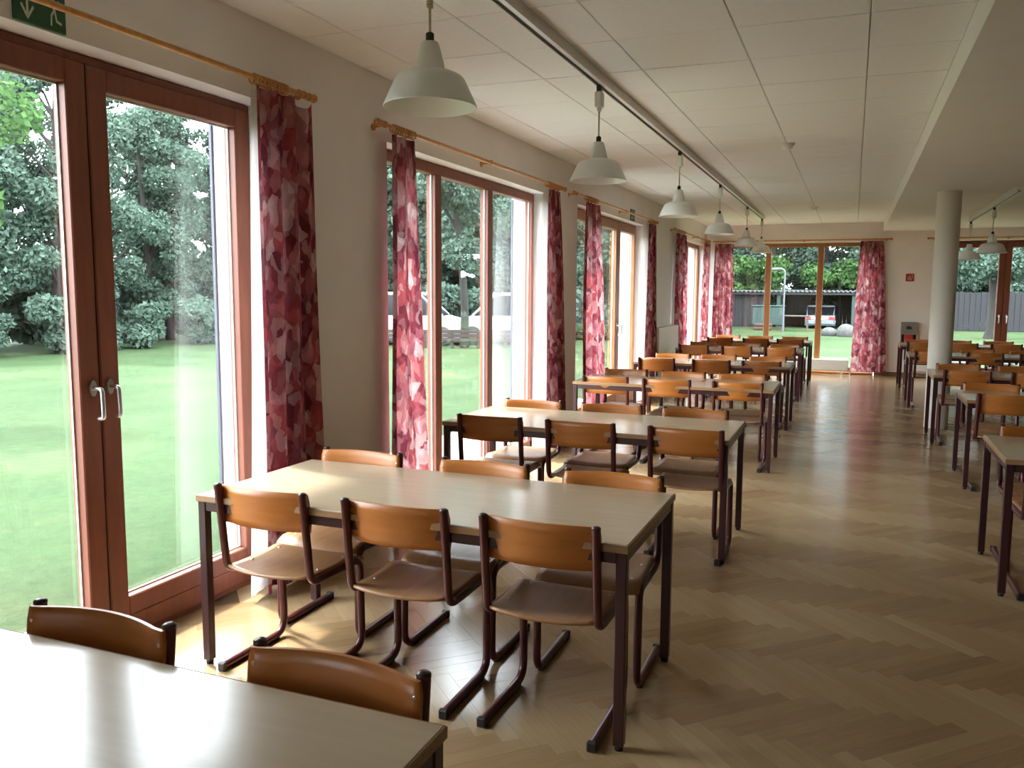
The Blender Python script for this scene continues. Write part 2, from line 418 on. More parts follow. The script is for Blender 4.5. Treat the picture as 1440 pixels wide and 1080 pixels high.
def seen(x, y):
    d = Vector((x, y, 0)) - CAM
    dep = d.dot(FWD)
    if dep < .3: return None
    u, v = 720 + 1183 * d.dot(RGT) / dep, 540 - 1183 * d.dot(UPV) / dep
    if not (-20 < u < 1460 and v < 1100): return None
    t = (CAM.z - .74) / CAM.z
    hx, hy = CAM.x + d.x * t, CAM.y + d.y * t
    for x0, x1, y0, y1 in TABLE_RECTS:
        if x0 < hx < x1 and y0 < hy < y1: return None
    return dep
def tone_for(kind):
    t = rnd.gauss(.40, .07) if kind == 'v' else rnd.gauss(.62, .08)  # sheen of each grain direction put into the strip colour, plus random variation
    return min(1, max(0, t))
order = sorted([(seen(x, y), i) for i, (x, y, r, k) in enumerate(strips) if seen(x, y)])
near = set(i for _, i in order[:298])
bv, bf, bu, bt = [], [], [], []
for i, (x, y, r, k) in enumerate(strips):
    t = tone_for(k)
    dz = rnd.uniform(-.0003, .0001)
    if i in near:
        o = link_mesh('parquet_strip', variants[int(round((t - .12) / .76 * 9)) if .12 < t < .88 else (0 if t < .5 else 9)], fl, (x, y, dz), (rnd.uniform(-.0006, .0006), rnd.uniform(-.0002, .0002), r))
    else:
        n = len(bv); c, s = math.cos(r), math.sin(r)
        tx, ty = (rnd.uniform(-.0006, .0006), rnd.uniform(-.00015, .00015)) if y < 6 else (0, 0)
        bv += [(x + p[0] * c - p[1] * s, y + p[0] * s + p[1] * c, p[2] + dz + p[1] * tx + p[0] * ty) for p in SV]
        off = rnd.uniform(0, 50)
        for f in SF:
            bf.append(tuple(q + n for q in f)); bt.append(t); bu += [(SV[q][0] + off, SV[q][1] + off * .37) for q in f]
me = bpy.data.meshes.new('parquet_field'); me.from_pydata(bv, [], bf); me.update(); me.materials.append(M['parquet']); uv_tone(me, bu, bt)
tag(link_mesh('parquet_field', me, fl), kind='stuff')

# walls with their openings
def wall_left():
    mb = MB(); mo = MB()
    edges = [-3.1] + [v for ab in LEFT_OPEN for v in ab] + [18.1]
    for i in range(0, len(edges), 2):
        mb.box(-3.19, W, edges[i], edges[i + 1], -.2, 3.2)
    for a, b in LEFT_OPEN: mb.box(-3.19, W, a, b, HEAD, 3.2)
    for a, b in LEFT_OPEN: mb.box(-3.19, -3.0, a, b, -.3, -.005)
    o = mb.build('wall_left', M['wall'])
    tag(o, 'long cream plastered window wall with full-height glazed openings', 'wall', kind='structure')
    # outer render coat
    for i in range(0, len(edges), 2):
        mo.box(-3.21, -3.055, edges[i] - (.03 if i else 0), edges[i + 1] + (.03 if i < len(edges) - 2 else 0), -.35, 3.3)
    for a, b in LEFT_OPEN: mo.box(-3.21, -3.055, a, b, HEAD - .03, 3.3)
    mo.build('outer_render', M['stucco'], o)
wall_left()
mb = MB(); edges = [-3.2] + [v for ab in FAR_OPEN for v in ab] + [6.6]
for i in range(0, len(edges), 2): mb.box(edges[i], edges[i + 1], YF, 18.1, -.2, 3.2)
for a, b in FAR_OPEN: mb.box(a, b, YF, 18.1, HEAD + .04, 3.2); mb.box(a, b, 17.9, 18.1, -.3, -.005)
tag(mb.build('wall_far', M['wall']), 'cream end wall with two glazed openings to the garden', 'wall', kind='structure')
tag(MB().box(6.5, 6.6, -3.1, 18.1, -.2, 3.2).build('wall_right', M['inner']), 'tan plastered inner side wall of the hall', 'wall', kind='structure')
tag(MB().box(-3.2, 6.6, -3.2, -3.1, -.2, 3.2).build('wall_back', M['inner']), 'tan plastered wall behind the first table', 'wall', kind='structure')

# ceiling: slab, grid and its tiles
ce = MB().box(-3.2, 6.6, -3.2, 18.1, 2.965, 3.2).build('ceiling', M['grid'])
tag(ce, 'suspended ceiling of square off-white mineral tiles', 'ceiling', kind='structure')
cols = [(-2.845, -2.543), (-2.543, -1.903), (-1.903, -1.263), (-1.263, -.623), (-.623, .017), (.017, .48)]
tile_me = {}
row0 = 3.945 - 8 * .651
for j in range(0, 30):
    y0 = row0 + j * .651; y1 = min(y0 + .651, YF)
    if y0 > YF - .05: break
    for x0, x1 in cols:
        key = (round(x1 - x0, 3), round(y1 - y0, 3))
        if key not in tile_me:
            hx, hy = key[0] / 2 - .0022, key[1] / 2 - .0022
            c = .004
            mb = MB()
            mb.add([(-hx, -hy, .018), (hx, -hy, .018), (hx, hy, .018), (-hx, hy, .018), (-hx, -hy, c), (hx, -hy, c), (hx, hy, c), (-hx, hy, c),
                    (-hx + c, -hy + c, 0), (hx - c, -hy + c, 0), (hx - c, hy - c, 0), (-hx + c, hy - c, 0)],
                   [(0, 4, 5, 1), (1, 5, 6, 2), (2, 6, 7, 3), (3, 7, 4, 0), (4, 8, 9, 5), (5, 9, 10, 6), (6, 10, 11, 7), (7, 11, 8, 4), (8, 11, 10, 9)])
            mb.fix = True
            tile_me[key] = mb.mesh('ceiling_tile', M['tile'])
        link_mesh('ceiling_tile', tile_me[key], ce, ((x0 + x1) / 2, (y0 + y1) / 2, CEIL + rnd.uniform(-.0012, .0012)), (rnd.uniform(-.0025, .0025), rnd.uniform(-.0025, .0025), 0))
so = MB().box(.48, 6.5, -3.1, 10.84, SOF, 2.966).box(.48, 1.56, 10.84, YF, SOF, 2.966).box(1.56, 6.5, 10.84, YF, SOF + .022, 2.966).build('ceiling_soffit', M['ceil'])
tag(so, 'lowered plaster ceiling on the inner side of the hall', 'ceiling', kind='structure')
pl = MB().lathe([(.131, -.006), (.131, SOF + .002)], 48, (.988, 11.16, 0)).build('pillar', plain('pillar_paint', (.70, .66, .58), .75, var=.03, scale=3))
tag(pl, 'round grey-white concrete pillar beside the aisle', 'pillar', kind='structure')

# baseboards
mb = MB()
bl = MB()
for a, b in [(-3.1, -2.7), (-1.1, 1.61), (3.69, 4.87), (7.97, 8.955), (12.19, 14.33), (17.6, YF)]: bl.box(W, W + .014, a, b, 0, .062)
tag(bl.build('baseboard_left', M['base']), 'low brown baseboard along the window wall', 'baseboard', kind='structure')
bl = MB()
for a, b in [(W, -2.68), (.44, 1.5), (3.64, 6.5)]: bl.box(a, b, YF - .014, YF, 0, .085)
tag(bl.build('baseboard_far', M['base']), 'brown baseboard along the end wall', 'baseboard', kind='structure')

# ------------------------------------------------------------------ windows and glazed doors
def AXL(a0, a1, d0, d1, z0, z1): return (FR - d0, FR - d1, a0, a1, z0, z1)
def AXF(a0, a1, d0, d1, z0, z1): return (a0, a1, YFR + d0, YFR + d1, z0, z1)
def handle_mesh(ax):
    mb = MB()
    def p(a, d, z): return (-d, a, z) if ax is AXL else (a, d, z)
    pts = [(math.cos(t) * .017, math.sin(t) * .034) for t in [2 * PI * k / 16 for k in range(16)]]
    if ax is AXL: mb.prism(pts, 0, .009, lambda x, y, z: (z, x, y))
    else: mb.prism(pts, 0, .009, lambda x, y, z: (x, -z, y))
    mb.tube(rounded([p(0, 0, 0), p(0, -.055, 0), p(0, -.058, -.125), p(0, -.03, -.128)], .018, 5), .0095, 10)
    return mb.mesh('handle', M['alu'])
HM = {AXL: handle_mesh(AXL), AXF: handle_mesh(AXF)}
def glazing(name, label, ax, a0, a1, ztop, cuts, mat, leaves=False, handles=(), cat=None, zbot=0.0, hz=1.175, fw=.05, sw=.098):
    t = empty(name); tag(t, label, cat, kind='structure')
    def bx(n, v, m_, par=t, b=.004): return MB().bbox(*ax(*v), b).build(n, m_, par)
    fj = fw if leaves else .085
    bx('frame_head', (a0, a1, 0, .075, ztop - (.035 if leaves else .078), ztop), mat)
    bx('frame_jamb', (a0, a0 + fj * .6, 0, .075, zbot, ztop - .035), mat); bx('frame_jamb', (a1 - fj * .6, a1, 0, .075, zbot, ztop - .035), mat)
    bx('frame_sill', (a0, a1, 0, .075, zbot, zbot + (.045 if leaves else .09)), mat)
    bs = [a0 + (fj * .5 if leaves else 0)] + list(cuts) + [a1 - (fj * .5 if leaves else 0)]
    z0, z1 = zbot + .03, ztop - .035
    if leaves:
        for i in range(len(bs) - 1):
            l, r = bs[i] + .004, bs[i + 1] - .004
            lf = MB().bbox(*ax(l, l + sw, -.012, .062, z0, z1), .005).bbox(*ax(r - sw, r, -.012, .062, z0, z1), .005)
            lf.bbox(*ax(l + sw, r - sw, -.012, .062, z1 - .095, z1), .005).bbox(*ax(l + sw, r - sw, -.012, .062, z0 + .095, z0 + .185), .005)
            lf.bbox(*ax(l + sw, r - sw, -.009, .062, z0, z0 + .0945), .004)
            lf = lf.build('leaf', mat, t)
            MB().box(*ax(l + sw - .004, r - sw + .004, .040, .056, z0 + .18, z1 - .09)).build('pane', M['glass'], lf)
            gk = MB()
            for q in ((l + sw, l + sw + .007), (r - sw - .007, r - sw)): gk.box(*ax(q[0], q[1], .030, .040, z0 + .185, z1 - .095))
            gk.box(*ax(l + sw, r - sw, .030, .040, z0 + .185, z0 + .192)); gk.box(*ax(l + sw, r - sw, .030, .040, z1 - .102, z1 - .095))
            gk.build('glazing_bead', M['track'], lf)
            for h, li in handles:
                if li == i:
                    pos = (FR + .012, h, hz) if ax is AXL else (h, YFR - .012, hz)
                    o = link_mesh('handle', HM[ax], lf, pos); o['label'] = 'silvery bent lever handle'
        for c in cuts:
            MB().box(*ax(c - .0045, c + .0045, -.004, .06, z0, z1)).build('rebate', M['gap'], t)
    else:
        half = .052
        for c in cuts:
            bx('mullion', (c - half, c + half, 0, .075, zbot + .09, ztop - .078), mat)
        lims = [a0 + fj * .6] + [v for c in cuts for v in (c - half, c + half)] + [a1 - fj * .6]
        for i in range(0, len(lims), 2):
            MB().box(*ax(lims[i] - .003, lims[i + 1] + .003, .042, .058, zbot + .085, ztop - .074)).build('pane', M['glass'], t)
            gk = MB()
            for q in ((lims[i], lims[i] + .007), (lims[i + 1] - .007, lims[i + 1])): gk.box(*ax(q[0], q[1], .032, .042, zbot + .09, ztop - .078))
            gk.build('glazing_bead', M['track'], t)
    return t
g = glazing('door_1', 'reddish-brown double glazed garden door beside the first table', AXL, 1.62, 3.682, HEAD - .004, [2.655], M['frame'], True, [(2.612, 0), (2.70, 1)], 'door')
MB().box(-3.212, -3.196, 3.645, 3.658, 0, 2.5).build('blind_guide', plain('blind_guide_dark', (.05, .05, .08), .5), g)
g = glazing('window_1', 'reddish-brown three-pane fixed window behind the third window-row table', AXL, 4.875, 7.945, HEAD - .004, [5.862, 6.864], M['frame'], False, cat='window')
MB().box(-3.212, -3.196, 7.925, 7.938, 0, 2.5).build('blind_guide', bpy.data.materials['blind_guide_dark'], g)
glazing('door_2', 'lit-toned brown three-leaf glazed garden door with a small escape sign above', AXL, 8.965, 12.18, HEAD - .004, [10.06, 11.175], M['frame_lit'], True, [(11.225, 2), (11.125, 1)], 'door', hz=1.14)
glazing('window_fill', 'unseen window behind the first table, added for fill light', AXL, -2.69, -1.11, HEAD - .004, [-1.9], M['frame'], False, cat='window')  # unseen, added to throw fill light on the nearest chairs
glazing('window_2', 'lit-toned brown three-pane window nearest the end wall', AXL, 14.34, 17.58, HEAD - .004, [15.42, 16.36], M['frame_lit'], False, cat='window')
glazing('window_3', 'lit-toned brown three-pane window in the end wall', AXF, -2.66, .42, HEAD + .03, [-1.62, -.625], M['frame_lit'], False, cat='window', zbot=.02)
glazing('door_3', 'reddish-brown double glazed door in the end wall beyond the pillar', AXF, 1.52, 3.62, HEAD + .03, [2.57], M['frame'], True, [(2.515, 0), (2.635, 1)], 'door', hz=1.19)
# brown threshold board under the end-wall window, its lit orange put into the colour
tag(MB().bbox(-2.66, .42, YF - .02, YFR, .0, .05, .005).build('trim_1', M['frame_lit']), 'lit-toned brown threshold board under the end-wall window', 'trim', kind='structure')

# ------------------------------------------------------------------ curtain rods and curtains
ROD = W + .09; RZ = 2.622; RR = .0135
TORUS = None
def ring_mesh():
    mb = MB(); n, k, R, r = 18, 7, .024, .0052
    vs = []
    for i in range(n):
        a = 2 * PI * i / n
        for j in range(k):
            b = 2 * PI * j / k
            vs.append(((R + r * math.cos(b)) * math.cos(a), r * math.sin(b), (R + r * math.cos(b)) * math.sin(a)))
    mb.add(vs, [(i * k + j, ((i + 1) % n) * k + j, ((i + 1) % n) * k + (j + 1) % k, i * k + (j + 1) % k) for i in range(n) for j in range(k)], True)
    return mb.mesh('ring', M['rod'])
RING = ring_mesh()
def curtain_rod(label, ax, a0, a1, brackets, fin=(True, True)):
    """ax 'L': along y on the window wall; 'F': along x on the end wall"""
    c = (ROD, (a0 + a1) / 2, RZ) if ax == 'L' else ((a0 + a1) / 2, YF - .09, RZ)
    t = empty('curtain_rod', c); tag(t, label, 'curtain rod', 'pine curtain rods')
    h = (a1 - a0) / 2
    P = (lambda s, d, z: (-d, s, z)) if ax == 'L' else (lambda s, d, z: (s, d, z))
    MB().tube([P(-h, 0, 0), P(h, 0, 0)], RR, 12).build('pole', M['rod'], t)
    for s, on in ((-1, fin[0]), (1, fin[1])):
        if not on: continue
        prof = [(0, .021), (.008, .021), (.014, .016), (.024, .015), (.036, .022), (.05, .024), (.06, .018), (.066, .004)]
        pts = [P(s * (h + a), 0, 0) for a, _ in prof]
        MB().tube(pts, [b for _, b in prof], 12).build('finial', M['rod'], t)
    for b in brackets:
        s = b - (a0 + a1) / 2
        mb = MB().tube([P(s, 0, -.004), P(s, .05, -.006), P(s, .088, -.010)], [.0085, .0085, .011], 8)
        mb.tube([P(s, .080, -.010), P(s, .0895, -.010)], .022, 10)
        mb.tube([P(s - .009, 0, 0), P(s + .009, 0, 0)], .021, 12)
        mb.build('bracket', M['rod'], t)
    return t
curtain_rod('pine curtain rod above the first garden door', 'L', 1.35, 3.90, [1.5, 3.86])
curtain_rod('pine curtain rod above the three-pane window next to the first garden door', 'L', 4.655, 8.20, [4.70, 6.36, 8.15])
curtain_rod('pine curtain rod above the three-leaf garden door', 'L', 8.60, 12.55, [8.64, 10.72, 12.5])
curtain_rod('pine curtain rod above the window nearest the end wall', 'L', 13.98, 17.55, [14.02, 16.1])
curtain_rod('pine curtain rod above the end-wall window', 'F', -2.70, .585, [-.95, .54], (False, True))
curtain_rod('pine curtain rod above the glazed end-wall door past the pillar', 'F', 1.30, 3.95, [1.36, 2.57])

def curtain(label, ax, top, bot, ztop, zbot, folds, amp, seed, rings, lining=None, width=1.5, flap=None):
    """top/bot: extents along the wall at the heading and the hem; rings: positions along the rod; lining: (top range, bottom range)"""
    c = (ROD, (top[0] + top[1]) / 2, 0) if ax == 'L' else ((top[0] + top[1]) / 2, YF - .09, 0)
    t = empty('curtain', c); tag(t, label, 'curtain', 'red petal-print curtains')
    ca = c[1] if ax == 'L' else c[0]
    P = (lambda s, d, z: (d, s - ca, z)) if ax == 'L' else (lambda s, d, z: (s - ca, -d, z))    # d: into the room
    R = random.Random(seed)
    ph = [R.uniform(0, 6.28) for _ in range(5)]
    def sheet(name, tr, br, folds, amp, mat, doff, nz=26, ns=None, uvw=1.0):
        ns = ns or max(24, int(folds * 12))
        vs, uvs, fs = [], [], []
        for j in range(nz + 1):
            v = j / nz; z = ztop + (zbot - ztop) * v
            for i in range(ns + 1):
                s = i / ns
                w_ = v ** .8
                a = (tr[0] + (tr[1] - tr[0]) * s) * (1 - w_) + (br[0] + (br[1] - br[0]) * s) * w_
                am = amp * (.65 + .5 * v)
                d = am * math.sin(2 * PI * folds * s + ph[0] + .5 * math.sin(2.2 * v + ph[3])) + am * .35 * math.sin(2 * PI * folds * 2.3 * s + ph[1] + v * 1.5) + .008 * math.sin(5 * v + ph[2] + s * 4)
                a += amp * .35 * math.cos(2 * PI * folds * s + ph[0])
                zz = z
                if flap and s > flap[0]: zz -= flap[1] * math.sin(PI * min(1, (s - flap[0]) / (1 - flap[0]))) * (1 - v) ** 6
                vs.append(P(a, d * .8 + doff, zz)); uvs.append((s * uvw + seed * 1.7, zz))
        for j in range(nz):
            for i in range(ns):
                q = j * (ns + 1) + i; fs.append((q, q + 1, q + ns + 2, q + ns + 1))
        me = bpy.data.meshes.new(name); me.from_pydata(vs, [], fs); me.update()
        me.polygons.foreach_set('use_smooth', [True] * len(fs)); me.materials.append(mat)
        uvl = me.uv_layers.new(name='UVMap'); uvl.data.foreach_set('uv', np.asarray([uvs[i] for f in fs for i in f], np.float32).ravel())
        return link_mesh(name, me, t)
    sheet('printed_cloth', top, bot, folds, amp, M['curtain'], .006, uvw=width)
    if lining:
        sheet('lining', lining[0], lining[1], max(1.0, folds * .6), amp * .5, M['lining'], -.042, uvw=width)
    for r in rings:
        p = (0, r - ca, RZ - .008) if ax == 'L' else (r - ca, 0, RZ - .008)
        link_mesh('ring', RING, t, p, (R.uniform(-.1, .1), 0, R.uniform(-.15, .15) + (0 if ax == 'L' else PI / 2)))
    return t
def spread(a, b, n): return [a + (b - a) * i / (n - 1) for i in range(n)]
curtain('patterned curtain between the first garden door and the three-pane window', 'L', (3.45, 3.895), (3.42, 3.95), 2.585, .03, 3.2, .034, 1, spread(3.452, 3.70, 10) + [3.81],
        ((3.48, 3.66), (3.36, 3.85)), 1.3, (.72, .035))
curtain('patterned curtain in front of the first pane of the three-pane window', 'L', (4.76, 5.07), (4.70, 5.24), 2.575, .03, 2.6, .036, 2, spread(4.80, 5.06, 9), None, 1.2)
curtain('patterned curtain beside the last pane of the three-pane window', 'L', (7.74, 8.07), (7.72, 8.36), 2.575, .03, 2.8, .036, 3, spread(7.72, 8.06, 9), ((7.69, 8.0), (7.42, 8.2)), 1.2)
curtain('patterned curtain in front of the first leaf of the three-leaf door', 'L', (8.98, 9.45), (8.90, 9.78), 2.575, .03, 3.0, .036, 4, spread(8.98, 9.40, 9), None, 1.3)
curtain('patterned curtain with white lining beside the last leaf of the three-leaf door', 'L', (12.14, 12.45), (12.05, 12.72), 2.575, .03, 2.6, .036, 5, spread(12.10, 12.45, 8), ((11.98, 12.4), (11.66, 12.6)), 1.2)
curtain('patterned curtain beside the wall radiator', 'L', (14.16, 14.85), (14.22, 15.4), 2.575, .03, 3.2, .034, 6, spread(14.16, 14.8, 9), ((14.15, 14.7), (14.12, 15.0)), 1.3)
curtain('patterned curtain on the window wall in the far corner', 'L', (16.95, 17.55), (16.6, 17.55), 2.575, .05, 3.2, .03, 7, spread(17.0, 17.5, 8), None, 1.3)
curtain('patterned curtain on the end wall in the far corner', 'F', (-2.66, -2.29), (-2.68, -2.25), 2.575, .05, 3.4, .034, 8, spread(-2.64, -2.3, 9), None, 1.3)
curtain('patterned curtain beside the fire cabinet on the end wall', 'F', (.10, .485), (.02, .64), 2.59, .075, 3.6, .036, 9, spread(.12, .48, 9), None, 1.4)

# ------------------------------------------------------------------ pendant lamps on track rails
def lamp_proto():
    t = empty('pendant_lamp')
    k = .18 / .18
    skirt = [(.180, 0), (.182, .003), (.180, .007), (.158, .054), (.138, .096), (.132, .107), (.120, .118), (.100, .127), (.078, .133), (.057, .136)]
    neck = [(.059, .134), (.058, .142), (.051, .176), (.042, .212), (.035, .236), (.031, .243), (.012, .247)]
    inn = [(.050, .134), (.076, .129), (.098, .123), (.117, .114), (.128, .104), (.134, .095), (.155, .053), (.176, .004), (.180, 0)]
    MB().lathe(skirt, 40).lathe(neck, 32).lathe(inn, 40).lathe([(.057, .136), (.059, .134)], 32).build('shade', M['white'], t)
    MB().lathe([(.0, .150), (.022, .146), (.030, .125), (.026, .098), (.012, .085), (0, .083)], 16).build('bulb', plain('milky_bulb', (.75, .74, .70), .3), t)
    MB().lathe([(.0, .246), (.016, .246), (.016, .275), (.009, .280), (0, .281)], 16).build('ferrule', M['black'], t)
    MB().tube([(0, 0, .27), (0, 0, .465)], .0055, 8).build('cord', M['cord'], t)
    MB().bbox(-.026, .026, -.03, .03, .455, .555, .008).lathe([(.008, .43), (.014, .44), (.016, .456)], 12).build('track_adapter', M['whitep'], t)
    MB().bbox(-.014, .014, -.022, .022, .555, .592, .003).build('track_connector', M['black'], t)
    return t
lp = lamp_proto(); remember(lp)
RAILX = -1.549
ords = ['nearest', 'second', 'third', 'fourth', 'fifth', 'last']
for i, y in enumerate((2.985, 5.30, 7.98, 10.56, 13.38, 15.60)):
    o = lp if i == 0 else dup(lp, (0, 0, 0), 0)
    o.location = (RAILX, y, 2.296)
    where = ['on a coiled cord above the table beside the garden door', 'above the third window-row table', 'above the fourth window-row table', 'above the fifth window-row table', 'above the sixth window-row table', 'above the last window-row table by the end-wall window'][i]
    tag(o, 'white enamel pendant lamp ' + where, 'lamp', 'pendant lamps on the window-side track')
# coil of the first lamp's cord
co = MB(); pts = []
for k in range(0, 150):
    a = 2 * PI * k / 12; pts.append((.0105 * math.cos(a), .0105 * math.sin(a), .37 + .10 * k / 150))
co.tube(pts, .0035, 6).build('coiled_cord', M['cord'], lp)
for i, (y, wh) in enumerate(((12.70, 'nearer of two past the pillar, in front of the red door'), (15.07, 'farther of two past the pillar, right against the pillar edge'))):
    o = dup(lp, (1.655, y, 2.126), 0)
    tag(o, 'white enamel pendant lamp, ' + wh, 'lamp', 'pendant lamps on the pillar-side track')
def rail(label, x, y0, y1, z0, z1):
    t = empty('track_rail', (x, (y0 + y1) / 2, z1)); h = (y1 - y0) / 2; dz = z0 - z1
    mb = MB().box(-.022, -.014, -h, h, dz, 0).box(.014, .040, -h, h, dz, 0).box(-.014, .014, -h, h, dz + .02, 0)
    mb.build('channel', M['track'], t)
    MB().box(-.013, .013, -h + .002, h - .002, dz + .012, dz + .0195).build('conductor', M['black'], t)
    MB().box(-.022, .040, h, h + .012, dz, 0).build('end_cap', M['whitep'], t)
    return tag(t, label, 'track rail')
rail('white ceiling track rail above the window-side tables', RAILX, .4, 15.70, 2.888, CEIL + .001)
rail('white ceiling track rail past the pillar', 1.655, 10.9, 15.15, 2.718, SOF + .023)

# smoke detectors
for x, y, wh in ((-.62, 8.24, 'nearer of the two'), (-.635, 14.34, 'farther one, near the end wall')):
    t = empty('smoke_detector', (x, y, CEIL)); tag(t, 'small round white ceiling smoke detector, ' + wh, 'smoke detector', 'ceiling smoke detectors')
    MB().lathe([(.0, 0), (.062, 0), (.064, -.014), (.050, -.018)], 24).build('base', M['whitep'], t)
    MB().lathe([(.046, -.017), (.046, -.036), (.034, -.048), (0, -.050)], 24).build('sensor_head', M['whitep'], t)

# ------------------------------------------------------------------ tables
LT, DT, TZ = 1.851, .8214, .74
def table_proto():
    t = empty('dining_table')
    MB().bbox(-LT / 2 + .004, LT / 2 - .004, -DT / 2 + .004, DT / 2 - .004, TZ - .027, TZ, .003).build('tabletop', M['top'], t)
    e = MB()
    for x0, x1, y0, y1 in ((-LT / 2, LT / 2, -DT / 2, -DT / 2 + .005), (-LT / 2, LT / 2, DT / 2 - .005, DT / 2), (-LT / 2, -LT / 2 + .005, -DT / 2, DT / 2), (LT / 2 - .005, LT / 2, -DT / 2, DT / 2)):
        e.bbox(x0, x1, y0, y1, TZ - .028, TZ - .001, .002)
    e.build('edge_band', M['edge'], t)
    lw = .038; ix, iy = LT / 2 - .006, DT / 2 - .006
    for sx in (-1, 1):
        for sy in (-1, 1):
            lg = MB().bbox(min(sx * ix, sx * (ix - lw)), max(sx * ix, sx * (ix - lw)), min(sy * iy, sy * (iy - lw)), max(sy * iy, sy * (iy - lw)), .018, TZ - .028, .003).build('leg', M['tableleg'], t)
            c = (sx * (ix - lw / 2), sy * (iy - lw / 2))
            MB().lathe([(.0, 0), (.015, 0), (.016, .004), (.016, .019), (0, .019)], 12, (c[0], c[1], 0)).build('foot_cap', M['black'], lg)
    for sy in (-1, 1):
        y0, y1 = sorted((sy * (iy - .004), sy * (iy - .026)))
        MB().bbox(-ix + lw, ix - lw, y0, y1, TZ - .068, TZ - .028, .002).build('apron_rail', M['tableleg'], t)
    for sx in (-1, 1):
        x0, x1 = sorted((sx * (ix - .004), sx * (ix - .026)))
        MB().bbox(x0, x1, -iy + lw, iy - lw, TZ - .068, TZ - .028, .002).build('apron_rail', M['tableleg'], t)
    return t
tp = table_proto(); remember(tp)
ORD = ['first', 'second', 'third', 'fourth', 'fifth', 'sixth', 'seventh']
left_tabs = [(-.704, .598), (-.663, 2.703), (-.6255, 4.919), (-.6066, 7.65), (-.629, 10.143), (-.658, 12.953), (-.637, 15.347)]
right_tabs = [(.775, 4.957), (.895, 7.653), (.823, 9.856), (.766, 12.958), (.764, 15.425)]
TNAME = {}
for i, (xr, y0) in enumerate(left_tabs):
    o = tp if i == 0 else dup(tp, (0, 0, 0), 0)
    o.location = (xr - LT / 2, y0 + DT / 2, 0); o.rotation_euler = (0, 0, 0)
    lab = ['pale beech table with the glaring top, cut off below, in front of two chairs', 'pale beech table beside the garden door with six chairs'][i] if i < 2 else 'pale beech dining table, %s of the window row counted from the glaring one' % ORD[i]
    tag(o, lab, 'table', 'dining tables in the window row')
for i, (xl, y0) in enumerate(right_tabs):
    o = dup(tp, (xl + LT / 2, y0 + DT / 2, 0), 0)
    lab = ['shaded table corner across the aisle, frontmost of the pillar row', 'second shaded table of the pillar row, standing before the pillar', 'third table of the pillar row, just in front of the pillar', 'fourth table of the pillar row, right behind the pillar', 'last table of the pillar row, below the fire cabinet'][i]
    tag(o, lab, 'table', 'dining tables in the pillar row')

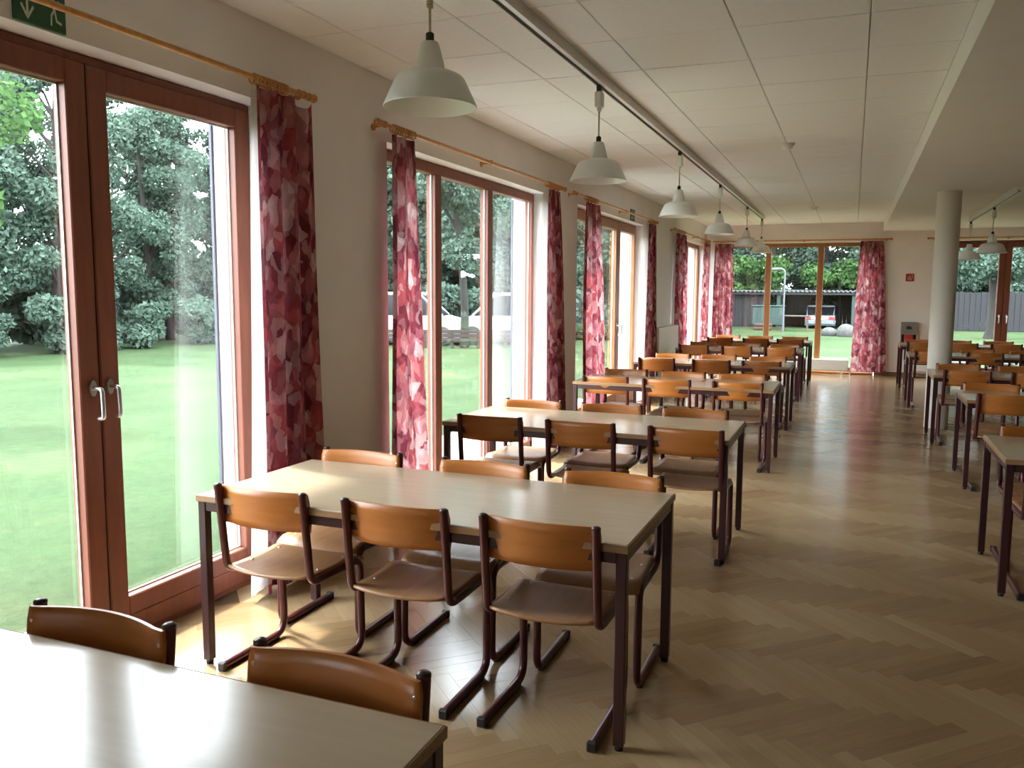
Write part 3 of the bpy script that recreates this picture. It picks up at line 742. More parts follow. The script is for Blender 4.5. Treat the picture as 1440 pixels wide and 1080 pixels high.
# ------------------------------------------------------------------ chairs
def chair_proto():
    """origin on the floor under the seat; the sitter faces +y"""
    t = empty('dining_chair')
    R = .0165
    xs = .211
    for s in (-1, 1):
        x = s * xs
        pts = [(x, -.200, .795), (x, -.158, .422), (x, .195, .422), (x, .205, .0195), (x, -.205, .0195)]
        fr = MB().tube(rounded(pts, [.055, .05, .075], 6), R, 12).build('side_frame', M['maroon'], t)
        MB().lathe([(0, -.004), (R + .0004, -.004), (R + .0004, .003), (R * .6, .008), (0, .009)], 12, (x, -.200, .795)).build('end_cap', M['tableleg'], fr)
        gl = MB().box(x - .009, x + .009, -.205, .16, .0, .004).bbox(x - .0178, x + .0178, -.218, -.196, .0, .037, .004).build('floor_glide', M['black'], fr)
    for y in (-.06, .14):
        MB().tube([(-xs, y, .420), (xs, y, .420)], .010, 8).build('cross_bar', M['maroon'], t)
    # seat: plywood shell, rounded rear edge, dished, rolled front edge
    nx, ny = 14, 16
    top, bot = [], []
    for j in range(ny + 1):
        v = j / ny
        for i in range(nx + 1):
            u = 2 * i / nx - 1
            hw = .198 + .018 * v
            yr = -.168 - .035 * (1 - u * u) ** .8
            yf = .232 - .012 * abs(u) ** 3
            y = yr + (yf - yr) * v
            z = .4445 + .006 * u * u - .010 * math.sin(PI * min(1, v * 1.1)) - (.030 * max(0, (v - .80) / .20) ** 2)
            top.append((u * hw, y, z)); bot.append((u * hw, y, z - .011))
    n = len(top); fs = []
    for j in range(ny):
        for i in range(nx):
            a = j * (nx + 1) + i; fs.append((a, a + 1, a + nx + 2, a + nx + 1)); fs.append((n + a, n + a + nx + 1, n + a + nx + 2, n + a + 1))
    rim = [i for i in range(nx + 1)] + [(j + 1) * (nx + 1) + nx for j in range(ny)] + [ny * (nx + 1) + nx - 1 - i for i in range(nx)] + [(ny - 1 - j) * (nx + 1) for j in range(ny - 1)]
    for k in range(len(rim)):
        a, b = rim[k], rim[(k + 1) % len(rim)]; fs.append((b, a, n + a, n + b))
    mb = MB(); mb.add(top + bot, fs, True); mb.fix = True
    st = mb.build('seat', M['seat'], t)
    for x in (-.17, .17):
        for y in (-.05, .13):
            MB().lathe([(.0075, 0), (.006, .003), (0, .004)], 10, (x, y, .4375 + .006 * (x / .2) ** 2)).build('bolt', M['screw'], st)
    # backrest: plywood bent in plan, its ends fixed to the front of the tubes
    nx, nz = 22, 5
    fr_, bk = [], []
    for k in range(nz + 1):
        v = k / nz; z = .632 + .160 * v
        for i in range(nx + 1):
            u = 2 * i / nx - 1
            lean = -.158 - .042 * (z - .425) / .37
            core = min(1, abs(u) / .86)
            y = lean + R + .001 - .036 * (1 - core ** 2)
            zz = z + (.004 * (1 - u ** 2) if v > .5 else 0)
            hw = .222 - (.006 if k in (0, nz) and abs(u) > .99 else 0)
            fr_.append((u * hw, y + .010, zz)); bk.append((u * hw, y, zz))
    n = len(fr_); fs = []
    for k in range(nz):
        for i in range(nx):
            a = k * (nx + 1) + i; fs.append((a, a + nx + 1, a + nx + 2, a + 1)); fs.append((n + a, n + a + 1, n + a + nx + 2, n + a + nx + 1))
    rim = [i for i in range(nx + 1)] + [(j + 1) * (nx + 1) + nx for j in range(nz)] + [nz * (nx + 1) + nx - 1 - i for i in range(nx)] + [(nz - 1 - j) * (nx + 1) for j in range(nz - 1)]
    mb = MB(); mb.add(fr_ + bk, fs, True)
    rs = []
    for k in range(len(rim)):
        a, b = rim[k], rim[(k + 1) % len(rim)]; rs.append((a, b, n + b, n + a))
    mb.add([], []); mb.f += rs; mb.s += [False] * len(rs); mb.fix = True
    br = mb.build('backrest', M['ply'], t)
    for x in (-.207, .207):
        MB().tube([(x, -.172, .757), (x, -.1715 + .0, .757), (x, -.1665, .757)], [.0075, .0075, .004], 10).build('bolt', M['screw'], br)
    return t
cp = chair_proto(); remember(cp)
used = [False]
def place_chair(x, y, rz, label, group):
    if not used[0]: o = cp; used[0] = True
    else: o = dup(cp, (0, 0, 0), 0)
    o.location = (x, y, 0); o.rotation_euler = (0, 0, rz)
    return tag(o, label, 'chair', group)
J = random.Random(21)
def jit(a): return J.uniform(-a, a)
SEATP = ['window end', 'middle', 'aisle end']
SEATR = ['aisle end', 'middle', 'wall end']
for i, (xr, y0) in enumerate(left_tabs):
    cx = xr - LT / 2; yn, yf = y0, y0 + DT
    if i == 0:
        place_chair(-1.685, yf - .135, PI + .01, 'plywood chair behind the glaring table, nearer the garden door', 'plywood chairs in the window row')
        place_chair(-1.010, yf - .125, PI - .015, 'plywood chair behind the glaring table, at its aisle end', 'plywood chairs in the window row')
        continue
    if i == 1:
        fx = [-2.172, -1.562, -.980]; ox = [-2.235, -1.570, -.945]; dy = [0, 0, 0]; oy = [0, 0, 0]
    elif i == 2:
        fx = [-2.135, -1.525, -.872]; ox = [cx - .60, cx - .01, cx + .58]; dy = [0, .0, .0]; oy = [.0, 0, .0]
    else:
        fx = [cx - .61 + jit(.03), cx + jit(.03), cx + .60 + jit(.03)]; ox = [cx - .60 + jit(.04), cx + jit(.04), cx + .60 + jit(.04)]
        dy = [jit(.03) for _ in range(3)]; oy = [jit(.03) for _ in range(3)]
    tn = 'table beside the garden door' if i == 1 else '%s window-row table' % ORD[i]
    for k in range(3):
        place_chair(fx[k], yn + .187 + dy[k], jit(.025), 'plywood chair with maroon frame, %s, near side of the %s' % (SEATP[k], tn), 'plywood chairs in the window row')
        place_chair(ox[k], yf - .16 + oy[k], PI + jit(.025), 'plywood chair with maroon frame, %s, far side of the %s' % (SEATP[k], tn), 'plywood chairs in the window row')
def in_frame(x, y):
    d = Vector((x, y, .7)) - CAM; dep = d.dot(FWD)
    return 720 + 1183 * d.dot(RGT) / dep < 1700
for i, (xl, y0) in enumerate(right_tabs):
    cx = xl + LT / 2; yn, yf = y0, y0 + DT
    for k in range(3):
        ox = cx + (k - 1) * .62 + jit(.03)
        for side in ('near', 'far'):
            y = yn + .187 + jit(.02) if side == 'near' else yf - .16 + jit(.02)
            yb = y - .2 if side == 'near' else y + .2
            if not in_frame(ox - .23, yb): continue
            tn = ['frontmost', 'second', 'third', 'fourth', 'last'][i]
            place_chair(ox, y, jit(.025) + (0 if side == 'near' else PI), 'shaded plywood chair, %s, %s side of the %s pillar-row table' % (SEATR[k], side, tn), 'plywood chairs in the pillar row')

# ------------------------------------------------------------------ radiators, signs, fire cabinet
t = empty('radiator', (W + .004, 13.56, 0)); tag(t, 'flat cream panel radiator on the window wall between two curtains', 'radiator')
MB().bbox(.045, .115, -.78, .78, .16, 1.045, .012).build('panel', M['rad'], t)
g = MB()
for k in range(34): g.box(.05, .11, -.76 + k * .046, -.738 + k * .046, 1.045, 1.050)
g.build('top_grille', M['rad'], t)
for y in (-.6, .6): MB().box(0, .046, y - .02, y + .02, .25, .95).build('wall_bracket', M['rad'], t)
MB().tube(rounded([(.08, .79, .22), (.08, .84, .22), (.08, .84, .0)], .02), .010, 8).build('pipe', M['rad'], t)

t = empty('convector', (-1.30, YF - .14, 0)); tag(t, 'long low white convector heater below the end-wall window', 'radiator')
MB().bbox(-1.27, 1.27, -.05, .05, .085, .300, .010).build('panel', M['radw'], t)
g = MB()
for k in range(50): g.box(-1.25 + k * .05, -1.225 + k * .05, -.045, .045, .300, .306)
g.build('top_grille', M['radw'], t)
for x in (-1.15, 0, 1.15): MB().box(x - .02, x + .02, -.03, .03, 0, .086).build('foot', M['radw'], t)
MB().tube(rounded([(1.25, 0, .14), (1.31, 0, .14), (1.31, 0, .0)], .02), .012, 8).build('pipe', M['radw'], t)

def man_strokes():
    """the running man and arrow of an escape-route sign as thin raised strokes in a 2 x 1 field, x right, y up"""
    st = []
    st.append(([(.50, 1.0), (.50, .20)], .062))                      # arrow shaft
    st.append(([(.28, .38), (.50, .12), (.72, .38)], .058))          # arrow head
    st.append(([(1.50, .70), (1.54, .48)], .085))                    # body
    st.append(([(1.50, .66), (1.33, .58), (1.22, .66)], .045))       # arm back
    st.append(([(1.52, .70), (1.68, .60), (1.72, .70)], .042))       # arm front
    st.append(([(1.52, .46), (1.42, .34), (1.40, .12)], .048))       # leg down
    st.append(([(1.56, .46), (1.62, .24), (1.80, .20)], .048))       # leg back
    return st
def exit_sign(label, loc, wd, ht):
    t = empty('exit_sign', loc); tag(t, label, 'sign', 'green escape-route signs')
    MB().bbox(0, .012, -wd / 2, wd / 2, 0, ht, .002).build('sign_plate', M['green'], t)
    k = wd / 2; ar, mb = MB(), MB()
    for n_, (pts, w_) in enumerate(man_strokes()):
        for a, b in zip(pts[:-1], pts[1:]):
            A, B = Vector(a), Vector(b); dn = (B - A).normalized(); nn = Vector((-dn.y, dn.x)) * w_ * .5 * 1.25; A = A - dn * w_ * .3; B = B + dn * w_ * .3
            q = [A + nn, A - nn, B - nn, B + nn]
            (ar if n_ < 2 else mb).prism([(p.x * k - wd / 2, p.y * ht) for p in q], .012, .0128, lambda x, y, z: (z, x, y))
    hc = [(1.57 + .062 * math.cos(a), .83 + .085 * math.sin(a)) for a in [2 * PI * i / 14 for i in range(14)]]
    mb.prism([(x * k - wd / 2, y * ht) for x, y in hc], .012, .0128, lambda x, y, z: (z, x, y))
    ar.build('arrow_symbol', M['signw'], t); mb.build('running_figure_symbol', M['signw'], t)
exit_sign('green escape sign with arrow and running figure above the first garden door', (W, 2.351, 2.556), .218, .158)
exit_sign('small green escape sign above the three-leaf garden door', (W, 11.42, 2.556), .22, .155)

t = empty('fire_sign', (.982, YF, 1.897)); tag(t, 'square red fire-equipment sign on the end wall', 'sign')
MB().bbox(-.072, .072, -.006, 0, -.072, .072, .002).build('sign_plate', M['red'], t)
mb = MB()
def strokes(lst, w_):
    for pts in lst:
        for a, b in zip(pts[:-1], pts[1:]):
            A, B = Vector(a), Vector(b); dn = (B - A).normalized(); nn = Vector((-dn.y, dn.x)) * w_; q = [A - dn * w_ * .5 + nn, A - dn * w_ * .5 - nn, B + dn * w_ * .5 - nn, B + dn * w_ * .5 + nn]
            mb.prism([(p.x, p.y) for p in q], -.0068, -.006, lambda x, y, z: (x, z, y))
oval = [(-.008 + .026 * math.cos(a) , -.012 + .036 * math.sin(a)) for a in [2 * PI * i / 12 for i in range(13)]]
strokes([oval, [(-.014, -.03), (.0, .01), (-.006, .03)], [(.022, -.05), (.048, .0), (.044, .048)], [(.044, .048), (.020, .044)]], .0042)
mb.build('pictogram', M['signw'], t)

t = empty('fire_cabinet', (1.012, YF, .52)); tag(t, 'grey wall cabinet with a red fire extinguisher below the red sign', 'fire cabinet')
MB().bbox(-.14, .14, -.03, 0, 0, .535, .004).bbox(-.14, -.125, -.16, -.03, 0, .535, .004).bbox(.125, .14, -.16, -.03, 0, .535, .004).bbox(-.125, .125, -.16, -.03, .30, .535, .004).bbox(-.125, .125, -.16, -.03, 0, .012, .003).build('housing', M['greybox'], t)
MB().bbox(-.085, .085, -.15, -.035, .015, .325, .02).build('red_cover', M['red'], t)
MB().prism([(-.05, .40), (.05, .40), (.05, .43), (.02, .46), (-.05, .46)], -.1625, -.1585, lambda x, y, z: (x, z, y)).build('black_emblem', M['black'], t)

# ------------------------------------------------------------------ outdoors
def gz(x, y):
    return -.14 - .0042 * max(0, y - 17)
# lawn
nx, ny = 70, 70
xs = np.concatenate([np.linspace(-75, -3.22, nx // 2), np.linspace(-3.1, 70, nx // 2)]); ys = np.concatenate([np.linspace(-40, 18.05, ny // 2), np.linspace(18.15, 110, ny // 2)])
vs = [(float(x), float(y), (gz(x, y) + .03 * math.sin(x * .31) * math.sin(y * .23) * (1 if (x < -6 or y > 21) else 0)) if (x < -3.2 or y > 18.1 or x > 7) else -.4) for y in ys for x in xs]
fs = [(j * nx + i, j * nx + i + 1, (j + 1) * nx + i + 1, (j + 1) * nx + i) for j in range(ny - 1) for i in range(nx - 1)]
mb = MB(); mb.add(vs, fs, True)
lawn = mb.build('lawn', M['lawn']); tag(lawn, 'bright mown lawn around the building', 'lawn', kind='structure')

# concrete paving outside the three-pane window
pv = MB().box(-4.42, -3.215, 5.3, 12.9, -.30, -.125).build('terrace', plain('paving_bed', (.35, .34, .32), .9)); tag(pv, 'pale concrete paving strip outside the three-pane window', 'paving', kind='structure')
pm = MB().bbox(-.2, .2, -.2, .2, -.05, 0, .006).mesh('paver', plain('pale_concrete', (.30, .295, .28), .9, var=.1, scale=9, bump=.2))
for i in range(3):
    for j in range(18):
        link_mesh('paver', pm, pv, (-3.42 - i * .405, 5.52 + j * .405, -.105 + rnd.uniform(-.003, .003)), (rnd.uniform(-.006, .006), rnd.uniform(-.006, .006), 0))
sl = MB().bbox(-3.60, -3.215, -3.0, 5.28, -.16, -.055, .006).box(-3.215, -3.05, 1.66, 3.66, -.16, -.03).build('trim_2', plain('pale_kerb_concrete', (.42, .41, .39), .85)); tag(sl, 'pale concrete kerb strip outside the first garden door', 'trim', kind='structure')

# foliage meshes
def leaf_cloud(name, blobs, n, size, seed, mat, flat=.6):
    """n leaf quads scattered over ellipsoidal blobs (cx,cy,cz,rx,ry,rz)"""
    R = np.random.default_rng(seed); B = np.array(blobs, float)
    vol = (B[:, 3] * B[:, 4] * B[:, 5]) ** (2 / 3); idx = R.choice(len(B), n, p=vol / vol.sum()); b = B[idx]
    d = R.normal(size=(n, 3)); d /= np.linalg.norm(d, axis=1)[:, None]; rad = R.uniform(.35, 1.0, n) ** .6
    p = b[:, :3] + d * b[:, 3:] * rad[:, None]
    nrm = R.normal(size=(n, 3)) * [1, 1, 1] + d * .8 + [0, 0, .5]; nrm /= np.linalg.norm(nrm, axis=1)[:, None]
    t = np.cross(nrm, R.normal(size=(n, 3))); t /= np.linalg.norm(t, axis=1)[:, None]; s = np.cross(nrm, t)
    sz = size * R.uniform(.6, 1.4, n)[:, None]
    q = np.stack([p - t * sz, p + s * sz * flat, p + t * sz, p - s * sz * flat], 1)
    q[:, 2] += nrm * sz * .15
    me = bpy.data.meshes.new(name); nv = n * 4
    me.vertices.add(nv); me.vertices.foreach_set('co', q.astype(np.float32).ravel())
    me.loops.add(nv); me.loops.foreach_set('vertex_index', np.arange(nv, dtype=np.int32)); me.polygons.add(n); me.polygons.foreach_set('loop_start', np.arange(0, nv, 4, dtype=np.int32))
    me.update(); me.validate()
    tone = np.clip(R.normal(.42, .2, n) + .25 * (idx % 3 - 1) * .6, 0, 1)
    at = me.attributes.new('tone', 'FLOAT', 'FACE'); at.data.foreach_set('value', tone.astype(np.float32))
    me.materials.append(mat)
    return me
def tree_parts(seed, h, rad, nleaf, lsize, base):
    R = random.Random(seed)
    tr = MB(); lean = (R.uniform(-.05, .05), R.uniform(-.05, .05))
    top = h * .86
    spine = [(lean[0] * z + .10 * math.sin(z * .7 + seed), lean[1] * z + .10 * math.cos(z * .9 + seed), z) for z in [top * k / 9 for k in range(10)]]
    tr.tube(spine, [.20 * h / 10 * (1 - .085 * k) + .015 for k in range(10)], 9)
    blobs = []
    nb = 15
    for k in range(nb):
        f = base + (.97 - base) * k / (nb - 1); z = f * h
        zi = min(8, int(z / top * 9)); sx, sy = spine[zi][0], spine[zi][1]
        prof = math.sin(PI * min(1, (f - base) / (1 - base) * .82 + .16))
        for _ in range(2):
            a = R.uniform(0, 2 * PI); rr = rad * prof * R.uniform(.35, .8)
            cx, cy, cz = sx + rr * math.cos(a), sy + rr * math.sin(a), z + R.uniform(-.3, .3)
            br = rad * R.uniform(.22, .38); blobs.append((cx, cy, cz, br, br, br * .72))
            z0 = max(.6, cz - rr * .6)
            z0i = min(9, int(z0 / top * 9))
            tr.tube([(spine[z0i][0], spine[z0i][1], spine[z0i][2]), ((spine[z0i][0] + cx) / 2, (spine[z0i][1] + cy) / 2, (spine[z0i][2] + cz) / 2 + .12), (cx, cy, cz)], [.05 * h / 10, .035 * h / 10, .012], 5)
    return tr.mesh('trunk', M['bark']), leaf_cloud('foliage', blobs, nleaf, lsize, seed, M['leaf'])
TV = [tree_parts(11, 10.5, 2.4, 15000, .088, .16), tree_parts(12, 12.0, 2.2, 15000, .088, .18), tree_parts(13, 9.0, 2.6, 16000, .092, .12), tree_parts(14, 13.0, 2.6, 16000, .092, .18), tree_parts(15, 11.0, 2.3, 15000, .088, .20)]
def tree(k, x, y, s, rz, label, group):
    t = empty('tree', (x, y, gz(x, y) - .05), rz); t.scale = (s, s, s)
    link_mesh('trunk', TV[k][0], t); f = link_mesh('foliage', TV[k][1], t); f['kind'] = 'stuff'
    return tag(t, label, 'tree', group)
def bush_mesh(seed, w_, h, n):
    R = random.Random(seed); bl = []
    for k in range(9):
        a = R.uniform(0, 2 * PI); rr = w_ * R.uniform(0, .6); br = w_ * R.uniform(.3, .5)
        bl.append((rr * math.cos(a), rr * math.sin(a), h * R.uniform(.2, .75), br, br, br * .8))
    return leaf_cloud('foliage', bl, n, .085, seed, M['leaf'])
BV = [bush_mesh(31, 1.0, 1.5, 3400), bush_mesh(32, 1.2, 1.9, 3800), bush_mesh(33, .9, 1.2, 2800)]
def bush_stem(seed):
    R = random.Random(seed); mb = MB()
    for k in range(7):
        a = R.uniform(0, 2 * PI); r1 = R.uniform(.3, .8); mb.tube([(0, 0, 0), (r1 * .4 * math.cos(a), r1 * .4 * math.sin(a), .5), (r1 * math.cos(a), r1 * math.sin(a), R.uniform(.8, 1.4))], [.03, .02, .008], 5)
    return mb.mesh('stem', M['bark'])
BS = [bush_stem(41), bush_stem(42), bush_stem(43)]
def bush(k, x, y, s, rz, label, group):
    t = empty('bush', (x, y, gz(x, y) - .05), rz); t.scale = (s, s, s)
    link_mesh('stem', BS[k], t); f = link_mesh('foliage', BV[k], t); f['kind'] = 'stuff'
    return tag(t, label, 'bush', group)
R = random.Random(5)
TB = 'tall dark leafy tree in the dense belt beyond the lawn'
# belt facing the window wall
for i in range(18):
    y = 2.0 + i * 1.9 + R.uniform(-.4, .4)
    tree(i % 5, -21.2 + R.uniform(-.8, .8), y, R.uniform(.54, .66) + (.12 if y > 14 else 0), R.uniform(0, 6), TB, 'trees of the belt beyond the lawn')
for i in range(16):
    y = 3.0 + i * 2.35 + R.uniform(-.5, .5)
    tree((i * 2 + 1) % 5, -25.2 + R.uniform(-1, 1), y, R.uniform(.6, .74) + (.16 if y > 16 else 0), R.uniform(0, 6), TB, 'trees of the belt beyond the lawn')
for i in range(18):
    y = 6.0 + i * 1.5 + R.uniform(-.4, .4)
    if 21.5 < y < 26.5: pass
    bush(i % 3, -19.9 + R.uniform(-.5, .4) + max(0, (y - 16)) * .02, y, R.uniform(.75, 1.05), R.uniform(0, 6), 'dark bush in the undergrowth along the lawn edge', 'bushes along the lawn edge')
for i in range(17):
    y = 4.0 + i * 2.1 + R.uniform(-.4, .4)
    bush(i % 3, -23.2 + R.uniform(-.5, .5), y, R.uniform(1.5, 1.9), R.uniform(0, 6), 'tall dark bush growing between the belt trees', 'bushes between the belt trees')
for i in range(9):
    x = -19.5 + i * 1.35
    bush(i % 3, x, 29.6 + (x + 12) * .35 + R.uniform(-.3, .3), R.uniform(1.0, 1.4), R.uniform(0, 6), 'dark bush behind the parked white vans', 'bushes behind the vans')
for i in range(8):
    x = -26.0 + i * 1.6
    bush(i % 3, x, 35.5 + (x + 12) * .35 + R.uniform(-.5, .5), R.uniform(2.3, 3.0), R.uniform(0, 6), 'tall dark hedge bush far behind the white vans', 'tall bushes far behind the vans')
# trees behind the parked cars
TC = 'dark leafy tree behind the parked white cars'
for i, (x, y) in enumerate([(-15.8, 31), (-12.8, 33.5), (-18.2, 33), (-10.2, 36), (-14.5, 37.5), (-7.8, 39.5), (-17, 30.5), (-20, 38), (-11.5, 40), (-17, 42), (-9.5, 33.5), (-13, 45), (-17, 47), (-21, 45), (-10.5, 47)]):
    tree((i * 3 + 2) % 5, x, y, R.uniform(1.05, 1.3) + (.3 if y > 41 else 0), R.uniform(0, 6), TC, 'trees behind the parked cars')
# trees behind the shed
TS = 'leafy tree behind the dark shed at the end of the garden'
for i in range(20):
    tree((i * 2) % 5, -17 + i * 2.5 + R.uniform(-.5, .5), 52 + R.uniform(-1.2, 1.6), R.uniform(1.0, 1.3), R.uniform(0, 6), TS, 'trees behind the garden shed')
for i in range(14):
    tree((i * 3 + 1) % 5, -18 + i * 3.7 + R.uniform(-.6, .6), 57 + R.uniform(-1, 1), R.uniform(1.4, 1.7), R.uniform(0, 6), TS, 'trees behind the garden shed')
for i in range(20):
    bush(i % 3, -15 + i * 2.3 + R.uniform(-.4, .4), 54.6 + R.uniform(-.6, .6), R.uniform(1.8, 2.3), R.uniform(0, 6), 'tall dark bush behind the shed and the plank fence', 'bushes behind the shed and fence')
# a nearer bright branchy tree at the garden door, and single trunks
blobs = [(R.uniform(-1.3, 1.3), R.uniform(-1.3, 1.3), 3.5 + R.uniform(-.9, 1.6), .62, .62, .5) for _ in range(15)]
t = empty('tree', (-11.8, 7.05, gz(0, 0)), 0); tag(t, 'bright green young tree close to the garden door', 'tree')
MB().tube([(0, 0, 0), (.05, 0, 1.4), (-.03, .05, 2.8), (.05, 0, 4.4)], [.11, .09, .07, .02], 8).build('trunk', M['bark'], t)
link_mesh('foliage', leaf_cloud('foliage', blobs, 11000, .055, 77, M['leafb']), t)['kind'] = 'stuff'
blobs = [(R.uniform(-1.6, 1.6), R.uniform(-1.2, 1.2), 2.6 + R.uniform(-1.0, 1.2), .7, .7, .55) for _ in range(14)]
t = empty('tree', (-5.5, 49.2, gz(0, 49)), 0); tag(t, 'bright green tree rising above the shed roof at the window curtain', 'tree')
MB().tube([(0, 0, 0), (.05, 0, 1.4), (-.03, .05, 2.6), (.05, 0, 3.6)], [.13, .10, .08, .02], 8).build('trunk', M['bark'], t)
link_mesh('foliage', leaf_cloud('foliage', blobs, 4200, .12, 78, M['leafb']), t)['kind'] = 'stuff'
blobs = [(R.uniform(-1.5, 1.5), R.uniform(-1., 1.), 2.9 + R.uniform(-.7, .8), .7, .7, .5) for _ in range(12)]
t = empty('tree', (-.7, 49.8, gz(0, 49)), 0); tag(t, 'pale green tree showing above the shed roof over the silver car', 'tree')
MB().tube([(0, 0, 0), (.05, 0, 1.4), (-.03, .05, 2.6), (.05, 0, 3.6)], [.13, .10, .08, .02], 8).build('trunk', M['bark'], t)
link_mesh('foliage', leaf_cloud('foliage', blobs, 3800, .12, 79, M['leafb']), t)['kind'] = 'stuff'

t = empty('tree', (-11.25, 23.9, gz(0, 24)), .3); tag(t, 'slim dark tree standing between the two white cars', 'tree')
MB().tube([(0, 0, -.1), (.03, 0, 1.2), (-.08, .05, 2.6), (-.25, .1, 4.2), (-.35, .1, 6.0)], [.15, .12, .11, .09, .03], 9).tube([(-.05, .03, 2.2), (.5, .1, 3.2), (.9, .2, 4.4)], [.07, .05, .02], 7).tube([(-.2, .08, 3.6), (-.8, .1, 4.6), (-1.2, 0, 5.4)], [.06, .04, .02], 7).build('trunk', M['bark'], t)
blobs = [(R.uniform(-1.9, 1.7), R.uniform(-1.4, 1.4), 4.3 + R.uniform(-1.4, 2.2), .75, .75, .55) for _ in range(16)]
link_mesh('foliage', leaf_cloud('foliage', blobs, 15000, .065, 80, M['leaf']), t)['kind'] = 'stuff'
t = empty('tree', (5.35, 39.0, gz(0, 39)), .3); tag(t, 'thick-trunked tree on the lawn outside the end-wall door', 'tree')
MB().tube([(0, 0, -.1), (.02, 0, .4), (.03, 0, 1.6), (-.05, .05, 3.2), (-.1, .1, 6.0)], [.42, .30, .27, .23, .08], 12).tube([(0, .03, 2.2), (.9, .1, 3.4), (1.6, .2, 4.6)], [.12, .09, .03], 7).tube([(-.05, .05, 2.4), (-.9, .1, 3.4), (-1.7, 0, 4.4)], [.11, .08, .03], 7).build('trunk', M['bark'], t)
blobs = [(R.uniform(-2.6, 2.6), R.uniform(-1.8, 1.8), 3.5 + R.uniform(-1.1, 2.4), .85, .85, .6) for _ in range(20)]
link_mesh('foliage', leaf_cloud('foliage', blobs, 14000, .08, 81, M['leaf']), t)['kind'] = 'stuff'

# parked cars
def car(name, label, loc, rz, L, Wd, H, paint, van=False, rear=True):
    """x is the length axis, nose at +x"""
    t = empty(name, loc, rz); tag(t, label, 'car')
    h0, belt = .18, H * .56
    if van: body = [(-L / 2, h0), (L / 2 - .08, h0), (L / 2, .42), (L / 2 - .04, .78), (L / 2 - .75, belt), (-L / 2, belt)]
    else: body = [(-L / 2 + .05, h0), (L / 2 - .05, h0), (L / 2, .45), (L / 2 - .12, .68), (L / 2 - 1.1, belt), (-L / 2 + .55, belt + .03), (-L / 2 + .02, belt + .01), (-L / 2, .5)]
    if van: cab = [(-L / 2 + .02, belt), (L / 2 - .72, belt), (L / 2 - 1.45, H - .10), (-L / 2 + .10, H - .10)]
    else: cab = [(-L / 2 + .40, belt), (L / 2 - 1.15, belt), (L / 2 - 1.9, H - .06), (-L / 2 + 1.0, H - .06)]
    f = lambda x, y, z: (x, z, y)
    MB().prism(body, -Wd / 2, Wd / 2, f).build('body', paint, t)
    MB().prism(cab, -Wd / 2 + .06, Wd / 2 - .06, f).build('window_band', M['carglass'], t)
    rx = [cab[3][0] - .03, cab[2][0] + .05]
    MB().bbox(rx[0], rx[1], -Wd / 2 + .04, Wd / 2 - .04, H - .12, H, .04).build('roof', paint, t)
    pil = MB()
    for s in (-1, 1):
        for (xa, xb) in ((cab[0][0] + .03, cab[3][0] + .03), (cab[1][0] - .03, cab[2][0] - .0), ((cab[0][0] + cab[1][0]) / 2, (cab[0][0] + cab[1][0]) / 2)):
            pil.tube([(xa, s * (Wd / 2 - .07), belt), (xb, s * (Wd / 2 - .07), H - .1)], .04, 6)
    pil.build('roof_pillar', paint, t)
    for sx in (-1, 1):
        for s in (-1, 1):
            wh = MB().tube([(sx * (L / 2 - .75), s * (Wd / 2 - .19), .31), (sx * (L / 2 - .75), s * (Wd / 2 + .01), .31)], .31, 18).build('wheel', M['black'], t)
            MB().tube([(sx * (L / 2 - .75), s * (Wd / 2 + .0), .31), (sx * (L / 2 - .75), s * (Wd / 2 + .02), .31)], .19, 14).build('hubcap', M['alu'], wh)
    for s in (-1, 1):
        y0, y1 = sorted((s * Wd * .30, s * Wd * .495))
        MB().bbox(-L / 2 - .02, -L / 2 + .08, y0, y1, belt - .20, belt - .03, .01).build('tail_light', M['tail'], t)
        MB().bbox(L / 2 - .10, L / 2 + .005, y0, y1, .52, .66, .01).build('headlight', M['alu'], t)
    MB().bbox(-L / 2 - .035, -L / 2 + .1, -Wd * .47, Wd * .47, h0 + .06, h0 + .28, .03).bbox(L / 2 - .1, L / 2 + .03, -Wd * .47, Wd * .47, h0 + .02, h0 + .22, .03).build('bumper', paint, t)
    MB().box(-L / 2 - .025, -L / 2 - .005, -.26, .26, belt - .20, belt - .09).build('number_plate', M['signw'], t)
    return t
M['carglass'] = plain('dark_car_glass', (.006, .007, .009), .12, spec=.2)
M['tail'] = plain('red_tail_lamp', (.40, .015, .02), .25)
M['carwhite'] = plain('white_car_paint', (.26, .275, .30), .3, var=.03)
M['carsilver'] = plain('silver_car_paint', (.10, .11, .125), .3, var=.03)
car('car', 'white van parked behind the timber barrier, partly behind the curtain', (-13.6, 25.0, gz(0, 25)), math.radians(18), 3.6, 1.6, 1.72, M['carwhite'], True)
car('car', 'white van parked at the slim tree behind the timber barrier', (-11.0, 26.4, gz(0, 26)), math.radians(200), 3.4, 1.6, 1.72, M['carwhite'], True)
car('car', 'silver car seen from behind under the dark carport', (-1.56, 48.6, gz(0, 48)), math.radians(90), 3.7, 1.46, 1.22, M['carsilver'])

# timber barrier in front of the vans
t = empty('timber_barrier', (-11.55, 23.55, gz(0, 23.5)), math.radians(22)); tag(t, 'low dark brown timber barrier on posts in front of the white vans', 'barrier')
M['darktimber'] = wood('dark_timber', (.014, .007, .0045), (.022, .011, .007), .7, (1, 10, 10))
for k in range(3): MB().bbox(-2.6, 2.6, -.02, .02, .20 + k * .125, .315 + k * .125, .006).build('plank', M['darktimber'], t)
for k in range(7): MB().bbox(-2.5 + k * .83, -2.4 + k * .83, .02, .11, -.05, .56, .006).build('post', M['darktimber'], t)

